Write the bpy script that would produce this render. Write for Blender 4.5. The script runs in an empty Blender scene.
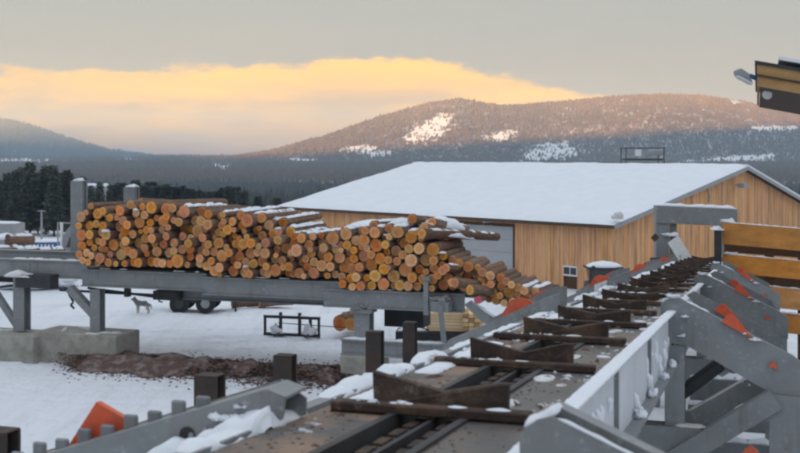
import bpy, math, random
import numpy as np
from mathutils import Vector, Matrix, noise as mnoise
R = math.radians
random.seed(7); rng = np.random.default_rng(7)
scene = bpy.context.scene
col = scene.collection

# ------------------------------------------------------------------ camera
F = 1111.0            # focal length in photo pixels (800 px wide)
EYE = 7.0             # eye height over the yard
HZN = 155.0           # photo row of the horizon
cam_d = bpy.data.cameras.new('camera')
cam = bpy.data.objects.new('camera', cam_d); col.objects.link(cam)
cam.location = (0, 0, EYE); cam.rotation_euler = (R(90), 0, 0)
cam_d.sensor_width = 36; cam_d.lens = 36 * F / 800
cam_d.shift_y = -(226.5 - HZN) / 800
cam_d.clip_start = 0.1; cam_d.clip_end = 20000
cam_d.dof.use_dof = True; cam_d.dof.focus_distance = 26; cam_d.dof.aperture_fstop = 3.2
scene.camera = cam

# ------------------------------------------------------------------ sun
SUN_AZ = 22.0         # the light travels this many degrees right of straight ahead
SUN_EL = 1.5
sun_d = bpy.data.lights.new('sun', 'SUN'); sun_d.energy = 5.0; sun_d.angle = R(0.5); sun_d.color = (1.0, 0.50, 0.15)
sun = bpy.data.objects.new('sun', sun_d); col.objects.link(sun)
ldir = Vector((math.sin(R(SUN_AZ)) * math.cos(R(SUN_EL)), math.cos(R(SUN_AZ)) * math.cos(R(SUN_EL)), -math.sin(R(SUN_EL))))
sun.rotation_euler = ldir.to_track_quat('-Z', 'Y').to_euler()

# ------------------------------------------------------------------ sky
class N:
    """tiny node-graph helper"""
    def __init__(s, nt): s.nt = nt; nt.nodes.clear()
    def new(s, t, ins=None, **kw):
        n = s.nt.nodes.new(t)
        for k, v in kw.items(): setattr(n, k, v)
        for k, v in (ins or {}).items(): s.put(n.inputs[k], v)
        return n
    def put(s, sock, v):
        if isinstance(v, bpy.types.NodeSocket): s.nt.links.new(v, sock)
        elif isinstance(v, bpy.types.Node): s.nt.links.new(v.outputs[0], sock)
        else: sock.default_value = v
    def m(s, op, a, b=0.0, c=None, clamp=False):
        n = s.new('ShaderNodeMath', {0: a, 1: b}, operation=op, use_clamp=clamp)
        if c is not None: s.put(n.inputs[2], c)
        return n.outputs[0]
    def ramp(s, f, stops, interp='LINEAR'):
        n = s.new('ShaderNodeValToRGB', {0: f}); n.color_ramp.interpolation = interp
        e = n.color_ramp.elements
        while len(e) < len(stops): e.new(0.5)
        for el, (p, c) in zip(e, stops):
            el.position = p; el.color = (c, c, c, 1) if isinstance(c, (int, float)) else (*c, 1)
        return n.outputs[0]
    def mix(s, f, a, b):
        n = s.new('ShaderNodeMix', data_type='RGBA')
        s.put(n.inputs[0], f); s.put(n.inputs[6], a if not isinstance(a, tuple) else (*a, 1)); s.put(n.inputs[7], b if not isinstance(b, tuple) else (*b, 1))
        return n.outputs[2]
    def noise(s, vec, scale, detail=4, rough=0.55):
        return s.new('ShaderNodeTexNoise', {'Vector': vec, 'Scale': scale, 'Detail': detail, 'Roughness': rough}).outputs[0]

world = bpy.data.worlds.new('World'); scene.world = world; world.use_nodes = True
n = N(world.node_tree)
geo = n.new('ShaderNodeTexCoord')
sep = n.new('ShaderNodeSeparateXYZ', {0: geo.outputs['Generated']})
X, Y, Z = sep.outputs
az = n.m('ARCTAN2', X, Y)                       # radians right of straight ahead
vec = n.new('ShaderNodeCombineXYZ', {0: n.m('MULTIPLY', az, 5.0), 1: n.m('MULTIPLY', Z, 42.0), 2: 3.7}).outputs[0]
vec2 = n.new('ShaderNodeCombineXYZ', {0: n.m('MULTIPLY', az, 9.0), 1: n.m('MULTIPLY', Z, 22.0), 2: 1.3}).outputs[0]
ns = n.noise(vec, 1.6, 6, 0.6); nf = n.noise(vec2, 3.2, 8, 0.66)
azf = n.m('ADD', n.m('DIVIDE', az, 1.4), 0.5)   # -0.7..0.7 rad -> 0..1
edge = n.ramp(azf, [(0.0, .60), (.26, .74), (.37, .78), (.43, .84), (.485, .90), (.52, .88), (.555, .74), (.59, .66), (.64, .46), (.75, .30)])
edge = n.m('MULTIPLY', edge, 0.1)
d = n.m('SUBTRACT', edge, n.m('ADD', Z, n.m('MULTIPLY', n.m('SUBTRACT', nf, .5), .030)))
band = n.m('MULTIPLY', n.m('ADD', d, .0012), 150.0, clamp=True)                       # 1 = under the cloud edge
glow = n.ramp(n.m('MULTIPLY', d, 9.5, clamp=True), [(0.0, (15.5, 8.6, 2.2)), (.16, (16.5, 8.6, 1.8)), (.36, (14.0, 7.0, 2.0)), (.60, (9.8, 5.4, 2.6)), (.82, (6.6, 4.3, 3.2)), (1.0, (5.2, 3.9, 3.5))])
streak = n.ramp(ns, [(.40, 0.0), (.62, 1.0)])
glow = n.mix(n.m('MULTIPLY', streak, n.ramp(Z, [(.0, .9), (.045, .75), (.062, .35), (.085, .05)])), glow, (5.9, 4.6, 3.6))
lump = n.m('MULTIPLY', n.ramp(n.noise(vec2, 1.15, 5, .55), [(.42, 0.0), (.58, 1.0)]), n.ramp(azf, [(.22, 1.0), (.34, 0.0)]))
glow = n.mix(n.m('MULTIPLY', lump, .8), glow, (4.7, 4.2, 3.9))
cloud = n.ramp(n.m('MULTIPLY', Z, 1.0), [(0.0, (5.6, 4.6, 3.9)), (.06, (5.5, 4.95, 4.3)), (.10, (5.15, 5.05, 4.6)), (.14, (5.0, 5.2, 4.85)), (.17, (5.3, 5.5, 5.2)), (.30, (8.2, 8.4, 8.5)), (.5, (8.8, 9.6, 10.6)), (1.0, (8.8, 9.8, 11.5))])  # brightened above the view to put more light on upright faces
cloud = n.mix(n.m('MULTIPLY', n.ramp(nf, [(.35, 0.0), (.7, 1.0)]), .12), cloud, (3.9, 3.9, 3.8))
cloud = n.mix(n.m('MULTIPLY', n.ramp(n.noise(vec, .7, 7, .62), [(.42, 0.0), (.66, 1.0)]), .16), cloud, (6.4, 5.9, 5.0))
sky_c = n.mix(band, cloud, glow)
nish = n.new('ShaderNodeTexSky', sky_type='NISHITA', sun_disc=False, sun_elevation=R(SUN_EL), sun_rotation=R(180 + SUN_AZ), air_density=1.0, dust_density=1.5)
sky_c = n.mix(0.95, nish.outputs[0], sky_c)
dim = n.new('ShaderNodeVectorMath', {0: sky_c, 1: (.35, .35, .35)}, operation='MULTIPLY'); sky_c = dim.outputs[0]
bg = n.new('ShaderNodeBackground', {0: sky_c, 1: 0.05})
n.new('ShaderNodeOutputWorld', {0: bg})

# ------------------------------------------------------------------ exposure
vs = scene.view_settings
vs.view_transform = 'Standard'; vs.look = 'None'; vs.exposure = 2.50; vs.gamma = 1.0; vs.use_curve_mapping = False
scene.cycles.max_bounces = 6; scene.cycles.volume_bounces = 1
scene.cycles.use_denoising = True
scene.cycles.pixel_filter_type = 'BLACKMAN_HARRIS'; scene.cycles.filter_width = 2.5

# ------------------------------------------------------------------ materials
def mat(name, c1, c2=None, scale=4.0, rough=0.7, metal=0.0, bump=0.0, bscale=40.0, rnd=0.0, stretch=(1, 1, 1), dirt=None, dirt_amt=0.0, dscale=1.5, spec=0.3, world_co=False, fine=0.0, runs=0.0, rcol=(.12, .075, .05), specks=0.0, scol=(.62, .64, .66), sscale=11.0):
    m = bpy.data.materials.new(name); m.use_nodes = True
    n = N(m.node_tree)
    tc = n.new('ShaderNodeTexCoord'); oi = n.new('ShaderNodeObjectInfo')
    if world_co: base = n.new('ShaderNodeNewGeometry').outputs['Position']
    else:
        off = n.m('MULTIPLY', oi.outputs['Random'], 57.0)
        base = n.new('ShaderNodeVectorMath', {0: tc.outputs['Object'], 1: n.new('ShaderNodeCombineXYZ', {0: off, 1: off, 2: off}).outputs[0]}, operation='ADD').outputs[0]
    co = n.new('ShaderNodeMapping', {'Vector': base, 'Scale': stretch}).outputs[0]
    c2 = c2 or tuple(v * 0.8 for v in c1)
    f = n.ramp(n.noise(co, scale, 5, .6), [(.3, 0.0), (.7, 1.0)])
    c = n.mix(f, c1, c2)
    if fine:
        c = n.mix(n.m('MULTIPLY', n.ramp(n.noise(co, scale * 9, 4, .7), [(.4, 0.0), (.65, 1.0)]), fine), c, tuple(v * .45 for v in c1))
    if dirt:
        c = n.mix(n.m('MULTIPLY', n.ramp(n.noise(co, dscale, 6, .65), [(.48, 0.0), (.62, 1.0)]), dirt_amt), c, dirt)
    if runs:
        rv = n.new('ShaderNodeMapping', {'Vector': base, 'Scale': (5, 5, .35)}).outputs[0]
        rm = n.m('MULTIPLY', n.ramp(n.noise(rv, 1.3, 5, .65), [(.55, 0.0), (.70, 1.0)]), n.ramp(n.noise(co, .8, 3, .5), [(.42, 0.0), (.62, 1.0)]))
        c = n.mix(n.m('MULTIPLY', rm, runs), c, rcol)
    if specks:
        msk = n.m('MULTIPLY', n.ramp(n.noise(co, sscale, 6, .75), [(.56, 0.0), (.66, 1.0)]), n.ramp(n.noise(co, 1.1, 3, .5), [(.42, 0.0), (.68, 1.0)]))
        c = n.mix(n.m('MULTIPLY', msk, specks), c, scol)
    if rnd:
        hsv = n.new('ShaderNodeHueSaturation', {'Color': c, 'Hue': n.m('ADD', .5, n.m('MULTIPLY', n.m('SUBTRACT', oi.outputs['Random'], .5), rnd * .06)),
              'Value': n.m('ADD', 1.0, n.m('MULTIPLY', n.m('SUBTRACT', n.m('FRACT', n.m('MULTIPLY', oi.outputs['Random'], 7.31)), .5), rnd * 1.1)),
              'Saturation': n.m('ADD', 1.0, n.m('MULTIPLY', n.m('SUBTRACT', n.m('FRACT', n.m('MULTIPLY', oi.outputs['Random'], 13.7)), .5), rnd * .7))})
        c = hsv.outputs[0]
    p = n.new('ShaderNodeBsdfPrincipled', {'Base Color': c, 'Roughness': rough, 'Metallic': metal, 'Specular IOR Level': spec})
    if bump:
        b = n.new('ShaderNodeBump', {'Height': n.noise(co, bscale, 4, .6), 'Strength': bump, 'Distance': .02})
        n.put(p.inputs['Normal'], b.outputs[0])
    n.new('ShaderNodeOutputMaterial', {0: p})
    return m

M = {}
M['snow'] = mat('snow', (.80, .83, .87), (.74, .77, .82), 1.2, .85, bump=.5, bscale=14)
M['snow_dirty'] = mat('snow_dirty', (.74, .76, .78), (.55, .53, .50), 5, .9, bump=.6, bscale=22)
M['steel'] = mat('steel', (.255, .272, .280), (.19, .205, .212), 1.6, .5, bump=.12, bscale=30, dirt=(.22, .215, .205), dirt_amt=.5, dscale=1.3, spec=.4, rnd=.16, specks=.55, fine=.14, runs=.55)
M['steel_frost'] = mat('steel_frost', (.50, .53, .56), (.62, .65, .68), 1.1, .7, bump=.4, bscale=20, specks=.8, scol=(.75, .77, .8), sscale=4)
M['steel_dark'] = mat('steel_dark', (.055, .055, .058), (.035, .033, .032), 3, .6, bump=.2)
M['pan'] = mat('pan', (.085, .08, .077), (.125, .12, .116), 1.6, .46, bump=.25, bscale=18, dirt=(.13, .09, .065), dirt_amt=.75, dscale=1.6, spec=.35, specks=.35, sscale=7, fine=.3)
M['pan_dirt'] = mat('pan_dirt', (.115, .105, .098), (.15, .135, .12), 1.8, .7, bump=.6, bscale=25, dirt=(.33, .21, .135), dirt_amt=.8, dscale=.9, specks=.35, sscale=8, fine=.3)
M['rust'] = mat('rust', (.075, .05, .038), (.045, .034, .03), 6, .8, bump=.6, bscale=24, dirt=(.15, .095, .06), dirt_amt=.6, dscale=3.5, rnd=.25, specks=.5, scol=(.34, .31, .28), sscale=14, fine=.4)
M['rust_post'] = mat('rust_post', (.06, .045, .038), (.04, .036, .034), 4, .75, bump=.3, bscale=20, dirt=(.11, .06, .035), dirt_amt=.4, dscale=2.5, rnd=.2)
M['orange'] = mat('orange', (.76, .125, .045), (.68, .10, .04), 3, .5, bump=.05, dirt=(.36, .10, .05), dirt_amt=.45, dscale=3, spec=.4, specks=.25, fine=.12)
M['board'] = mat('board', (.80, .445, .215), (.62, .33, .155), 1.5, .8, bump=.4, bscale=12, stretch=(3, 3, .25), rnd=.17, runs=.5, rcol=(.36, .22, .14), dirt=(.30, .165, .095), dirt_amt=.65, dscale=.9, fine=.3)
M['timber'] = mat('timber', (.70, .325, .08), (.55, .245, .058), 1.5, .6, bump=.3, bscale=14, stretch=(.3, 3, 3), rnd=.25, dirt=(.22, .10, .035), dirt_amt=.35, dscale=1.2, fine=.3)
M['timber_dark'] = mat('timber_dark', (.10, .05, .025), (.07, .04, .022), 2, .7, bump=.3, rnd=.2)
M['lumber'] = mat('lumber', (.82, .58, .33), (.70, .46, .25), 2, .7, bump=.3, rnd=.3, fine=.2)
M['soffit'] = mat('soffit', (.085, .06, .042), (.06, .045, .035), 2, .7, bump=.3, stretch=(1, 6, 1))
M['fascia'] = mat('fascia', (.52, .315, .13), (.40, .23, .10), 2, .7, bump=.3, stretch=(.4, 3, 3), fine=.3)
M['concrete'] = mat('concrete', (.40, .385, .34), (.31, .30, .265), 2.5, .9, bump=.5, bscale=25, dirt=(.20, .185, .16), dirt_amt=.5, dscale=1.8, runs=.4, rcol=(.16, .14, .12))
M['bark'] = mat('bark', (.22, .135, .095), (.13, .09, .07), 9, .95, bump=1.0, bscale=18, stretch=(1, 1, .3), rnd=.4, dirt=(.38, .20, .11), dirt_amt=.6, dscale=3.0)
M['bark_debris'] = mat('bark_debris', (.17, .105, .088), (.11, .07, .06), 5, .95, bump=1.0, bscale=20, dirt=(.40, .36, .35), dirt_amt=.45, dscale=3.2, fine=.4)
M['chip'] = mat('chip', (.17, .105, .085), (.11, .07, .058), 3, .95)
M['door'] = mat('door', (.40, .42, .44), (.36, .38, .40), .8, .6)
M['white'] = mat('white', (.75, .75, .74), (.68, .68, .67), 2, .5)
M['glass'] = mat('glass', (.03, .035, .04), (.02, .022, .026), 1, .12, spec=.6)
M['black'] = mat('black', (.028, .028, .03), (.04, .04, .04), 4, .6)
M['tyre'] = mat('tyre', (.022, .022, .023), (.035, .034, .034), 8, .9, bump=.5)
M['blue'] = mat('blue', (.055, .13, .30), (.045, .11, .25), 2, .5)
M['dark_red'] = mat('dark_red', (.135, .045, .04), (.09, .035, .033), 3, .85, bump=.4, rnd=.3)
M['paint_pink'] = mat('paint_pink', (.62, .12, .16), (.5, .09, .12), 3, .8)
M['metal_grey'] = mat('metal_grey', (.33, .34, .35), (.26, .27, .28), 3, .5)
M['plate_white'] = mat('plate_white', (.72, .73, .73), (.60, .61, .62), 5, .6)

def cut_mat(name, inner, outer, rim):
    """sawn log end: growth rings round the pith, a dark bark rim"""
    m = bpy.data.materials.new(name); m.use_nodes = True; n = N(m.node_tree)
    tc = n.new('ShaderNodeTexCoord'); oi = n.new('ShaderNodeObjectInfo'); rd = oi.outputs['Random']
    s = n.new('ShaderNodeSeparateXYZ', {0: tc.outputs['Object']})
    r = n.m('SQRT', n.m('ADD', n.m('MULTIPLY', s.outputs[0], s.outputs[0]), n.m('MULTIPLY', s.outputs[2], s.outputs[2])))
    off = n.m('MULTIPLY', rd, 91.0)
    co = n.new('ShaderNodeVectorMath', {0: tc.outputs['Object'], 1: n.new('ShaderNodeCombineXYZ', {0: off, 1: off, 2: off}).outputs[0]}, operation='ADD').outputs[0]
    nz = n.noise(co, 2.6, 4, .6)
    rw = n.m('ADD', r, n.m('MULTIPLY', n.m('SUBTRACT', nz, .5), .30))
    c = n.ramp(rw, [(0.0, inner), (.45, inner), (.66, outer), (.90, outer), (.97, rim)])
    rings = n.m('MULTIPLY', n.m('ADD', n.m('SINE', n.m('MULTIPLY', r, 55.0)), 1.0), .10)
    c = n.mix(rings, c, tuple(v * .55 for v in inner))
    c = n.mix(n.m('MULTIPLY', n.ramp(n.noise(co, 1.7, 5, .6), [(.44, 0.0), (.70, 1.0)]), .5), c, tuple(v * .45 for v in inner))
    hsv = n.new('ShaderNodeHueSaturation', {'Color': c, 'Hue': n.m('ADD', .493, n.m('MULTIPLY', rd, .014)),
          'Value': n.m('ADD', .72, n.m('MULTIPLY', n.m('FRACT', n.m('MULTIPLY', rd, 7.31)), .42)), 'Saturation': n.m('ADD', .90, n.m('MULTIPLY', n.m('FRACT', n.m('MULTIPLY', rd, 13.7)), .25))})
    b = n.new('ShaderNodeBump', {'Height': n.noise(co, 9, 3, .6), 'Strength': .4, 'Distance': .05})
    p = n.new('ShaderNodeBsdfPrincipled', {'Base Color': hsv.outputs[0], 'Roughness': .8, 'Specular IOR Level': .2, 'Normal': b.outputs[0]})
    n.new('ShaderNodeOutputMaterial', {0: p}); return m
M['cut_orange'] = cut_mat('cut_orange', (.78, .32, .11), (.86, .44, .18), (.14, .07, .035))
M['cut_red'] = cut_mat('cut_red', (.74, .265, .105), (.80, .36, .16), (.14, .06, .035))
M['cut_pale'] = cut_mat('cut_pale', (.80, .39, .14), (.88, .53, .24), (.15, .085, .045))

# ------------------------------------------------------------------ mesh building helpers
W = {}      # world origin of each object built here
class MB:
    def __init__(s): s.v = []; s.f = []; s.mi = []
    def add(s, vs, fs, mi=0):
        k = len(s.v); s.v += [tuple(p) for p in vs]; s.f += [tuple(i + k for i in f) for f in fs]; s.mi += [mi] * len(fs); return s
    def obox(s, o, a, b, c, mi=0):
        o, a, b, c = map(Vector, (o, a, b, c))
        if a.cross(b).dot(c) < 0: a, b = b, a
        vs = [o, o + a, o + a + b, o + b, o + c, o + a + c, o + a + b + c, o + b + c]
        return s.add(vs, [(0, 3, 2, 1), (4, 5, 6, 7), (0, 1, 5, 4), (1, 2, 6, 5), (2, 3, 7, 6), (3, 0, 4, 7)], mi)
    def box(s, x0, x1, y0, y1, z0, z1, mi=0): return s.obox((x0, y0, z0), (x1 - x0, 0, 0), (0, y1 - y0, 0), (0, 0, z1 - z0), mi)
    def prism(s, poly, ex, mi=0):
        poly = [Vector(p) for p in poly]; ex = Vector(ex); nn = len(poly)
        nrm = Vector((0, 0, 0))
        for i in range(nn): nrm += poly[i].cross(poly[(i + 1) % nn])
        if nrm.dot(ex) > 0: poly = poly[::-1]
        vs = poly + [p + ex for p in poly]
        fs = [tuple(range(nn)), tuple(range(2 * nn - 1, nn - 1, -1))] + [(i, i + nn, (i + 1) % nn + nn, (i + 1) % nn) for i in range(nn)]
        return s.add(vs, fs, mi)
    def bar(s, p0, p1, w, h, up=(0, 0, 1), mi=0):
        p0, p1 = Vector(p0), Vector(p1); d = (p1 - p0).normalized(); up = Vector(up)
        if abs(d.dot(up)) > .99: up = Vector((0, 1, 0))
        sd = d.cross(up).normalized(); u = sd.cross(d).normalized()
        return s.obox(p0 - sd * w / 2 - u * h / 2, p1 - p0, sd * w, u * h, mi)
    def ibeam(s, p0, p1, w, h, tf=.03, tw=.025, up=(0, 0, 1), mi=0):
        p0, p1 = Vector(p0), Vector(p1); d = (p1 - p0).normalized(); up = Vector(up)
        sd = d.cross(up).normalized(); u = sd.cross(d).normalized()
        prof = [(-w/2, -h/2), (w/2, -h/2), (w/2, -h/2 + tf), (tw/2, -h/2 + tf), (tw/2, h/2 - tf), (w/2, h/2 - tf), (w/2, h/2), (-w/2, h/2), (-w/2, h/2 - tf), (-tw/2, h/2 - tf), (-tw/2, -h/2 + tf), (-w/2, -h/2 + tf)]
        ring = [p0 + sd * a + u * b for a, b in prof]; L = p1 - p0; nn = 12
        vs = ring + [p + L for p in ring]
        caps = [(0, 1, 2, 3, 10, 11), (3, 4, 9, 10), (4, 5, 6, 7, 8, 9)]
        fs = [c[::-1] for c in caps] + [tuple(i + nn for i in c) for c in caps] + [(i, (i + 1) % nn, (i + 1) % nn + nn, i + nn) for i in range(nn)]
        return s.add(vs, fs, mi)
    def tube(s, p0, p1, r0, r1=None, k=10, mi=0, caps=True):
        p0, p1 = Vector(p0), Vector(p1); r1 = r0 if r1 is None else r1
        d = (p1 - p0).normalized(); a = d.orthogonal().normalized(); b = d.cross(a)
        vs = [p0 + (a * math.cos(t) + b * math.sin(t)) * r0 for t in [2 * math.pi * i / k for i in range(k)]]
        vs += [p1 + (a * math.cos(t) + b * math.sin(t)) * r1 for t in [2 * math.pi * i / k for i in range(k)]]
        fs = [(i, (i + 1) % k, (i + 1) % k + k, i + k) for i in range(k)]
        if caps: fs += [tuple(range(k))[::-1], tuple(range(k, 2 * k))]
        return s.add(vs, fs, mi)
    def blob(s, c, rx, ry, rz, seed=0, k=14, rings=6, rough=.36, mi=0, ax=(1, 0, 0)):
        """lumpy half dome, flat side down (a lump of snow)"""
        c = Vector(c); ax = Vector(ax).normalized(); ay = Vector((0, 0, 1)).cross(ax)
        vs = []; fs = []
        for j in range(rings):
            t = j / rings * math.pi / 2
            for i in range(k):
                p = 2 * math.pi * i / k
                w = 1 + rough * (2 * mnoise.noise(Vector((math.cos(p) * 1.3 + seed * 3.1, math.sin(p) * 1.3, t + seed))) + 1.2 * mnoise.noise(Vector((math.cos(p) * 3.4, math.sin(p) * 3.4 + seed * 1.7, t * 3 + seed))))
                vs.append(c + ax * math.cos(p) * math.cos(t) * rx * w + ay * math.sin(p) * math.cos(t) * ry * w + Vector((0, 0, math.sin(t) * rz * w)))
        vs.append(c + Vector((0, 0, rz)))
        for j in range(rings - 1):
            for i in range(k): fs.append((j * k + i, j * k + (i + 1) % k, (j + 1) * k + (i + 1) % k, (j + 1) * k + i))
        for i in range(k): fs.append(((rings - 1) * k + i, (rings - 1) * k + (i + 1) % k, len(vs) - 1))
        fs.append(tuple(range(k))[::-1])
        return s.add(vs, fs, mi)
    def crumbs(s, c, n_, sa, sb, r0, r1, ax=(1, 0, 0), ay=(0, 1, 0), mi=0):
        c, ax, ay = Vector(c), Vector(ax), Vector(ay)
        for i in range(n_):
            r = r0 + (r1 - r0) * random.random() ** 2.2
            s.blob(c + ax * random.gauss(0, sa) + ay * random.gauss(0, sb), r * random.uniform(.8, 1.6), r, r * random.uniform(.5, .9), seed=random.uniform(0, 50), k=7, rings=3, rough=.5, mi=mi)
        return s
    def snow(s, p0, p1, w, h, seed=0, seg=None, side=None, up=(0, 0, 1), gap=0.0, mi=0):
        """uneven ridge of snow lying along a line"""
        p0, p1 = Vector(p0), Vector(p1); L = p1 - p0; d = L.normalized(); up = Vector(up)
        sd = (d.cross(up)).normalized() if side is None else Vector(side).normalized()
        u = up
        seg = seg or max(8, int(L.length / max(w, .05) * 3)); seg = min(seg, 120)
        prof = [(-.5, 0), (-.47, .45), (-.3, .85), (0, 1), (.3, .88), (.47, .45), (.5, 0)]
        rows = []
        for i in range(seg + 1):
            t = i / seg; e = min(1, min(t, 1 - t) * seg / 1.5)
            q = mnoise.noise(Vector((t * L.length / max(w, .1) * .9 + seed * 7.7, seed, 0)))
            q2 = mnoise.noise(Vector((t * L.length / max(w, .1) * 2.1 + seed * 3.3, seed + 9, 4)))
            hh = h * max(.12, (1 + .8 * q + .35 * q2)) * (.25 + .75 * e)
            if gap and q2 < -gap: hh *= .1
            ww = w * (1 + .12 * q2 + .12 * q) * (.5 + .5 * e)
            rows.append([p0 + L * t + sd * (a * ww) + u * (b * hh * (1 + .2 * mnoise.noise(Vector((t * 9 + seed, a * 5, 2)))) - .004) for a, b in prof])
        vs = [p for r in rows for p in r]; k = len(prof); fs = []
        for i in range(seg):
            for j in range(k - 1): fs.append((i * k + j, i * k + j + 1, (i + 1) * k + j + 1, (i + 1) * k + j))
            fs.append((i * k, (i + 1) * k, (i + 1) * k + k - 1, i * k + k - 1))
        fs.append(tuple(range(k))); fs.append(tuple(seg * k + j for j in range(k))[::-1])
        return s.add(vs, fs, mi)
    def build(s, name, mats, parent=None, bevel=0.0, smooth=False, kind=None, origin=None):
        me = bpy.data.meshes.new(name)
        vs = np.array(s.v, float)
        o = np.array(origin, float) if origin is not None else (vs.min(0) + vs.max(0)) / 2
        me.from_pydata((vs - o).tolist(), [], s.f); me.update()
        for m_ in (mats if isinstance(mats, (list, tuple)) else [mats]): me.materials.append(M[m_] if isinstance(m_, str) else m_)
        if any(s.mi): me.polygons.foreach_set('material_index', s.mi)
        if smooth: me.polygons.foreach_set('use_smooth', [True] * len(me.polygons))
        ob = bpy.data.objects.new(name, me); col.objects.link(ob)
        place(ob, Vector(o), parent)
        if bevel:
            b = ob.modifiers.new('bevel', 'BEVEL'); b.width = bevel; b.segments = 1; b.limit_method = 'ANGLE'
        if name.split('.')[0] in ('snow_clump', 'snow_patch', 'snow_lump', 'snow_cover', 'bolt', 'snow_cap') and parent is not None: kind = kind or 'stuff'
        if kind: ob['kind'] = kind
        return ob
def place(ob, o, parent):
    W[ob.name] = Vector(o)
    if parent is not None:
        ob.parent = parent; ob.location = Vector(o) - W[parent.name]
    else: ob.location = o
def thing(name, label, cat, loc, group=None):
    ob = bpy.data.objects.new(name, None); col.objects.link(ob); ob.empty_display_size = .2
    ob.location = loc; W[ob.name] = Vector(loc)
    return tag(ob, label, cat, group)
def tag(ob, label, cat, group=None):
    ob['label'] = label; ob['category'] = cat
    if group: ob['group'] = group
    return ob
def structure(ob): ob['kind'] = 'structure'; return ob
def at(x, y, depth):
    """photo point -> place at a known distance ahead"""
    return Vector(((x - 400) / F * depth, depth, EYE - (y - HZN) / F * depth))

# the conveyor's own frame: s along it (away), t to its right, h above its pan
HX, HY, SL = .3059, .952, -.0651
O = Vector((.245, 6.8, 5.43)); DS = Vector((HX, HY, SL)); DSF = Vector((HX, HY, 0)); DT = Vector((HY, -HX, 0)); UP = Vector((0, 0, 1))
def C(s, t, h=0.0): return O + DS * s + DT * t + UP * h
def G(s, t, z=0.0):
    p = O + DSF * s + DT * t; return Vector((p.x, p.y, z))

def sstep(a, b, x): u = min(1, max(0, (x - a) / (b - a))); return u * u * (3 - 2 * u)
def ground_z(x, y):
    z = -1.05 * sstep(49, 62, y)
    z += .16 * mnoise.noise(Vector((x * .11, y * .11, 0))) + .09 * mnoise.noise(Vector((x * .4, y * .4, 5))) + .03 * mnoise.noise(Vector((x * 1.1, y * 1.1, 7)))
    if 20 < y < 62 and -30 < x < 16:
        for k, (y0, a, b) in enumerate(((45.2, .10, 1.1), (50.0, .05, .8), (41.0, .22, 1.6), (30.5, -.10, .9))):
            yc = y0 + a * x + b * math.sin(x * .16 + k)
            for o in (-.85, .85):
                dd = (y - yc - o) / .24
                if abs(dd) < 2.6: z += (-.075 * math.exp(-dd * dd) + .03 * math.exp(-(abs(dd) - 1.6) ** 2 * 3)) * (1 + .5 * mnoise.noise(Vector((x * .9, y, k))))
        z += .035 * mnoise.noise(Vector((x * 2.3, y * 2.3, 2)))
    return z - 1.2 * sstep(100, 150, y)

# ------------------------------------------------------------------ the setting: snowy yard
def grid_mesh(name, xs, ys, zf, mats, xf=None):
    mb = MB(); nx, ny = len(xs), len(ys)
    vs = []
    for y in ys:
        for x in xs:
            X_ = x if xf is None else xf(x, y)
            vs.append((X_, y, zf(X_, y)))
    fs = [(j * nx + i, j * nx + i + 1, (j + 1) * nx + i + 1, (j + 1) * nx + i) for j in range(ny - 1) for i in range(nx - 1)]
    mb.add(vs, fs); return mb.build(name, mats, smooth=True, origin=(0, 0, 0))

def ground_mat():
    m = bpy.data.materials.new('snow_ground'); m.use_nodes = True; n = N(m.node_tree)
    pos = n.new('ShaderNodeNewGeometry').outputs['Position']
    big = n.noise(pos, .12, 5, .6); med = n.noise(pos, .9, 5, .65)
    tr = n.new('ShaderNodeMapping', {'Vector': pos, 'Rotation': (0, 0, R(18)), 'Scale': (.9, .06, 1)}).outputs[0]
    trk = n.ramp(n.noise(tr, 1.1, 5, .6), [(.50, 0.0), (.66, 1.0)])
    c = n.mix(n.ramp(big, [(.35, 0.0), (.7, 1.0)]), (.80, .825, .86), (.72, .75, .80))
    c = n.mix(n.m('MULTIPLY', trk, .28), c, (.52, .53, .55))
    c = n.mix(n.m('MULTIPLY', n.ramp(med, [(.58, 0.0), (.75, 1.0)]), .30), c, (.50, .47, .44))
    b = n.new('ShaderNodeBump', {'Height': n.m('ADD', n.noise(pos, 1.6, 6, .6), n.m('MULTIPLY', n.noise(tr, 2.4, 5, .6), .6)), 'Strength': 1.0, 'Distance': .22})
    p = n.new('ShaderNodeBsdfPrincipled', {'Base Color': c, 'Roughness': .85, 'Specular IOR Level': .2, 'Normal': b.outputs[0]})
    n.new('ShaderNodeOutputMaterial', {0: p}); return m
M['snow_ground'] = ground_mat()
ys = [-60, -30, -10, 0] + list(np.arange(4, 22, .8)) + list(np.arange(22, 62, .2)) + list(np.arange(62, 70, .8)) + list(np.arange(70, 170, 4))
g = grid_mesh('ground', np.concatenate([np.arange(-160, -40, 8), np.arange(-40, -26, 1), np.arange(-26, 16, .3), np.arange(16, 45, 1), np.arange(45, 161, 8)]), ys, ground_z, 'snow_ground')
structure(g)

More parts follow.
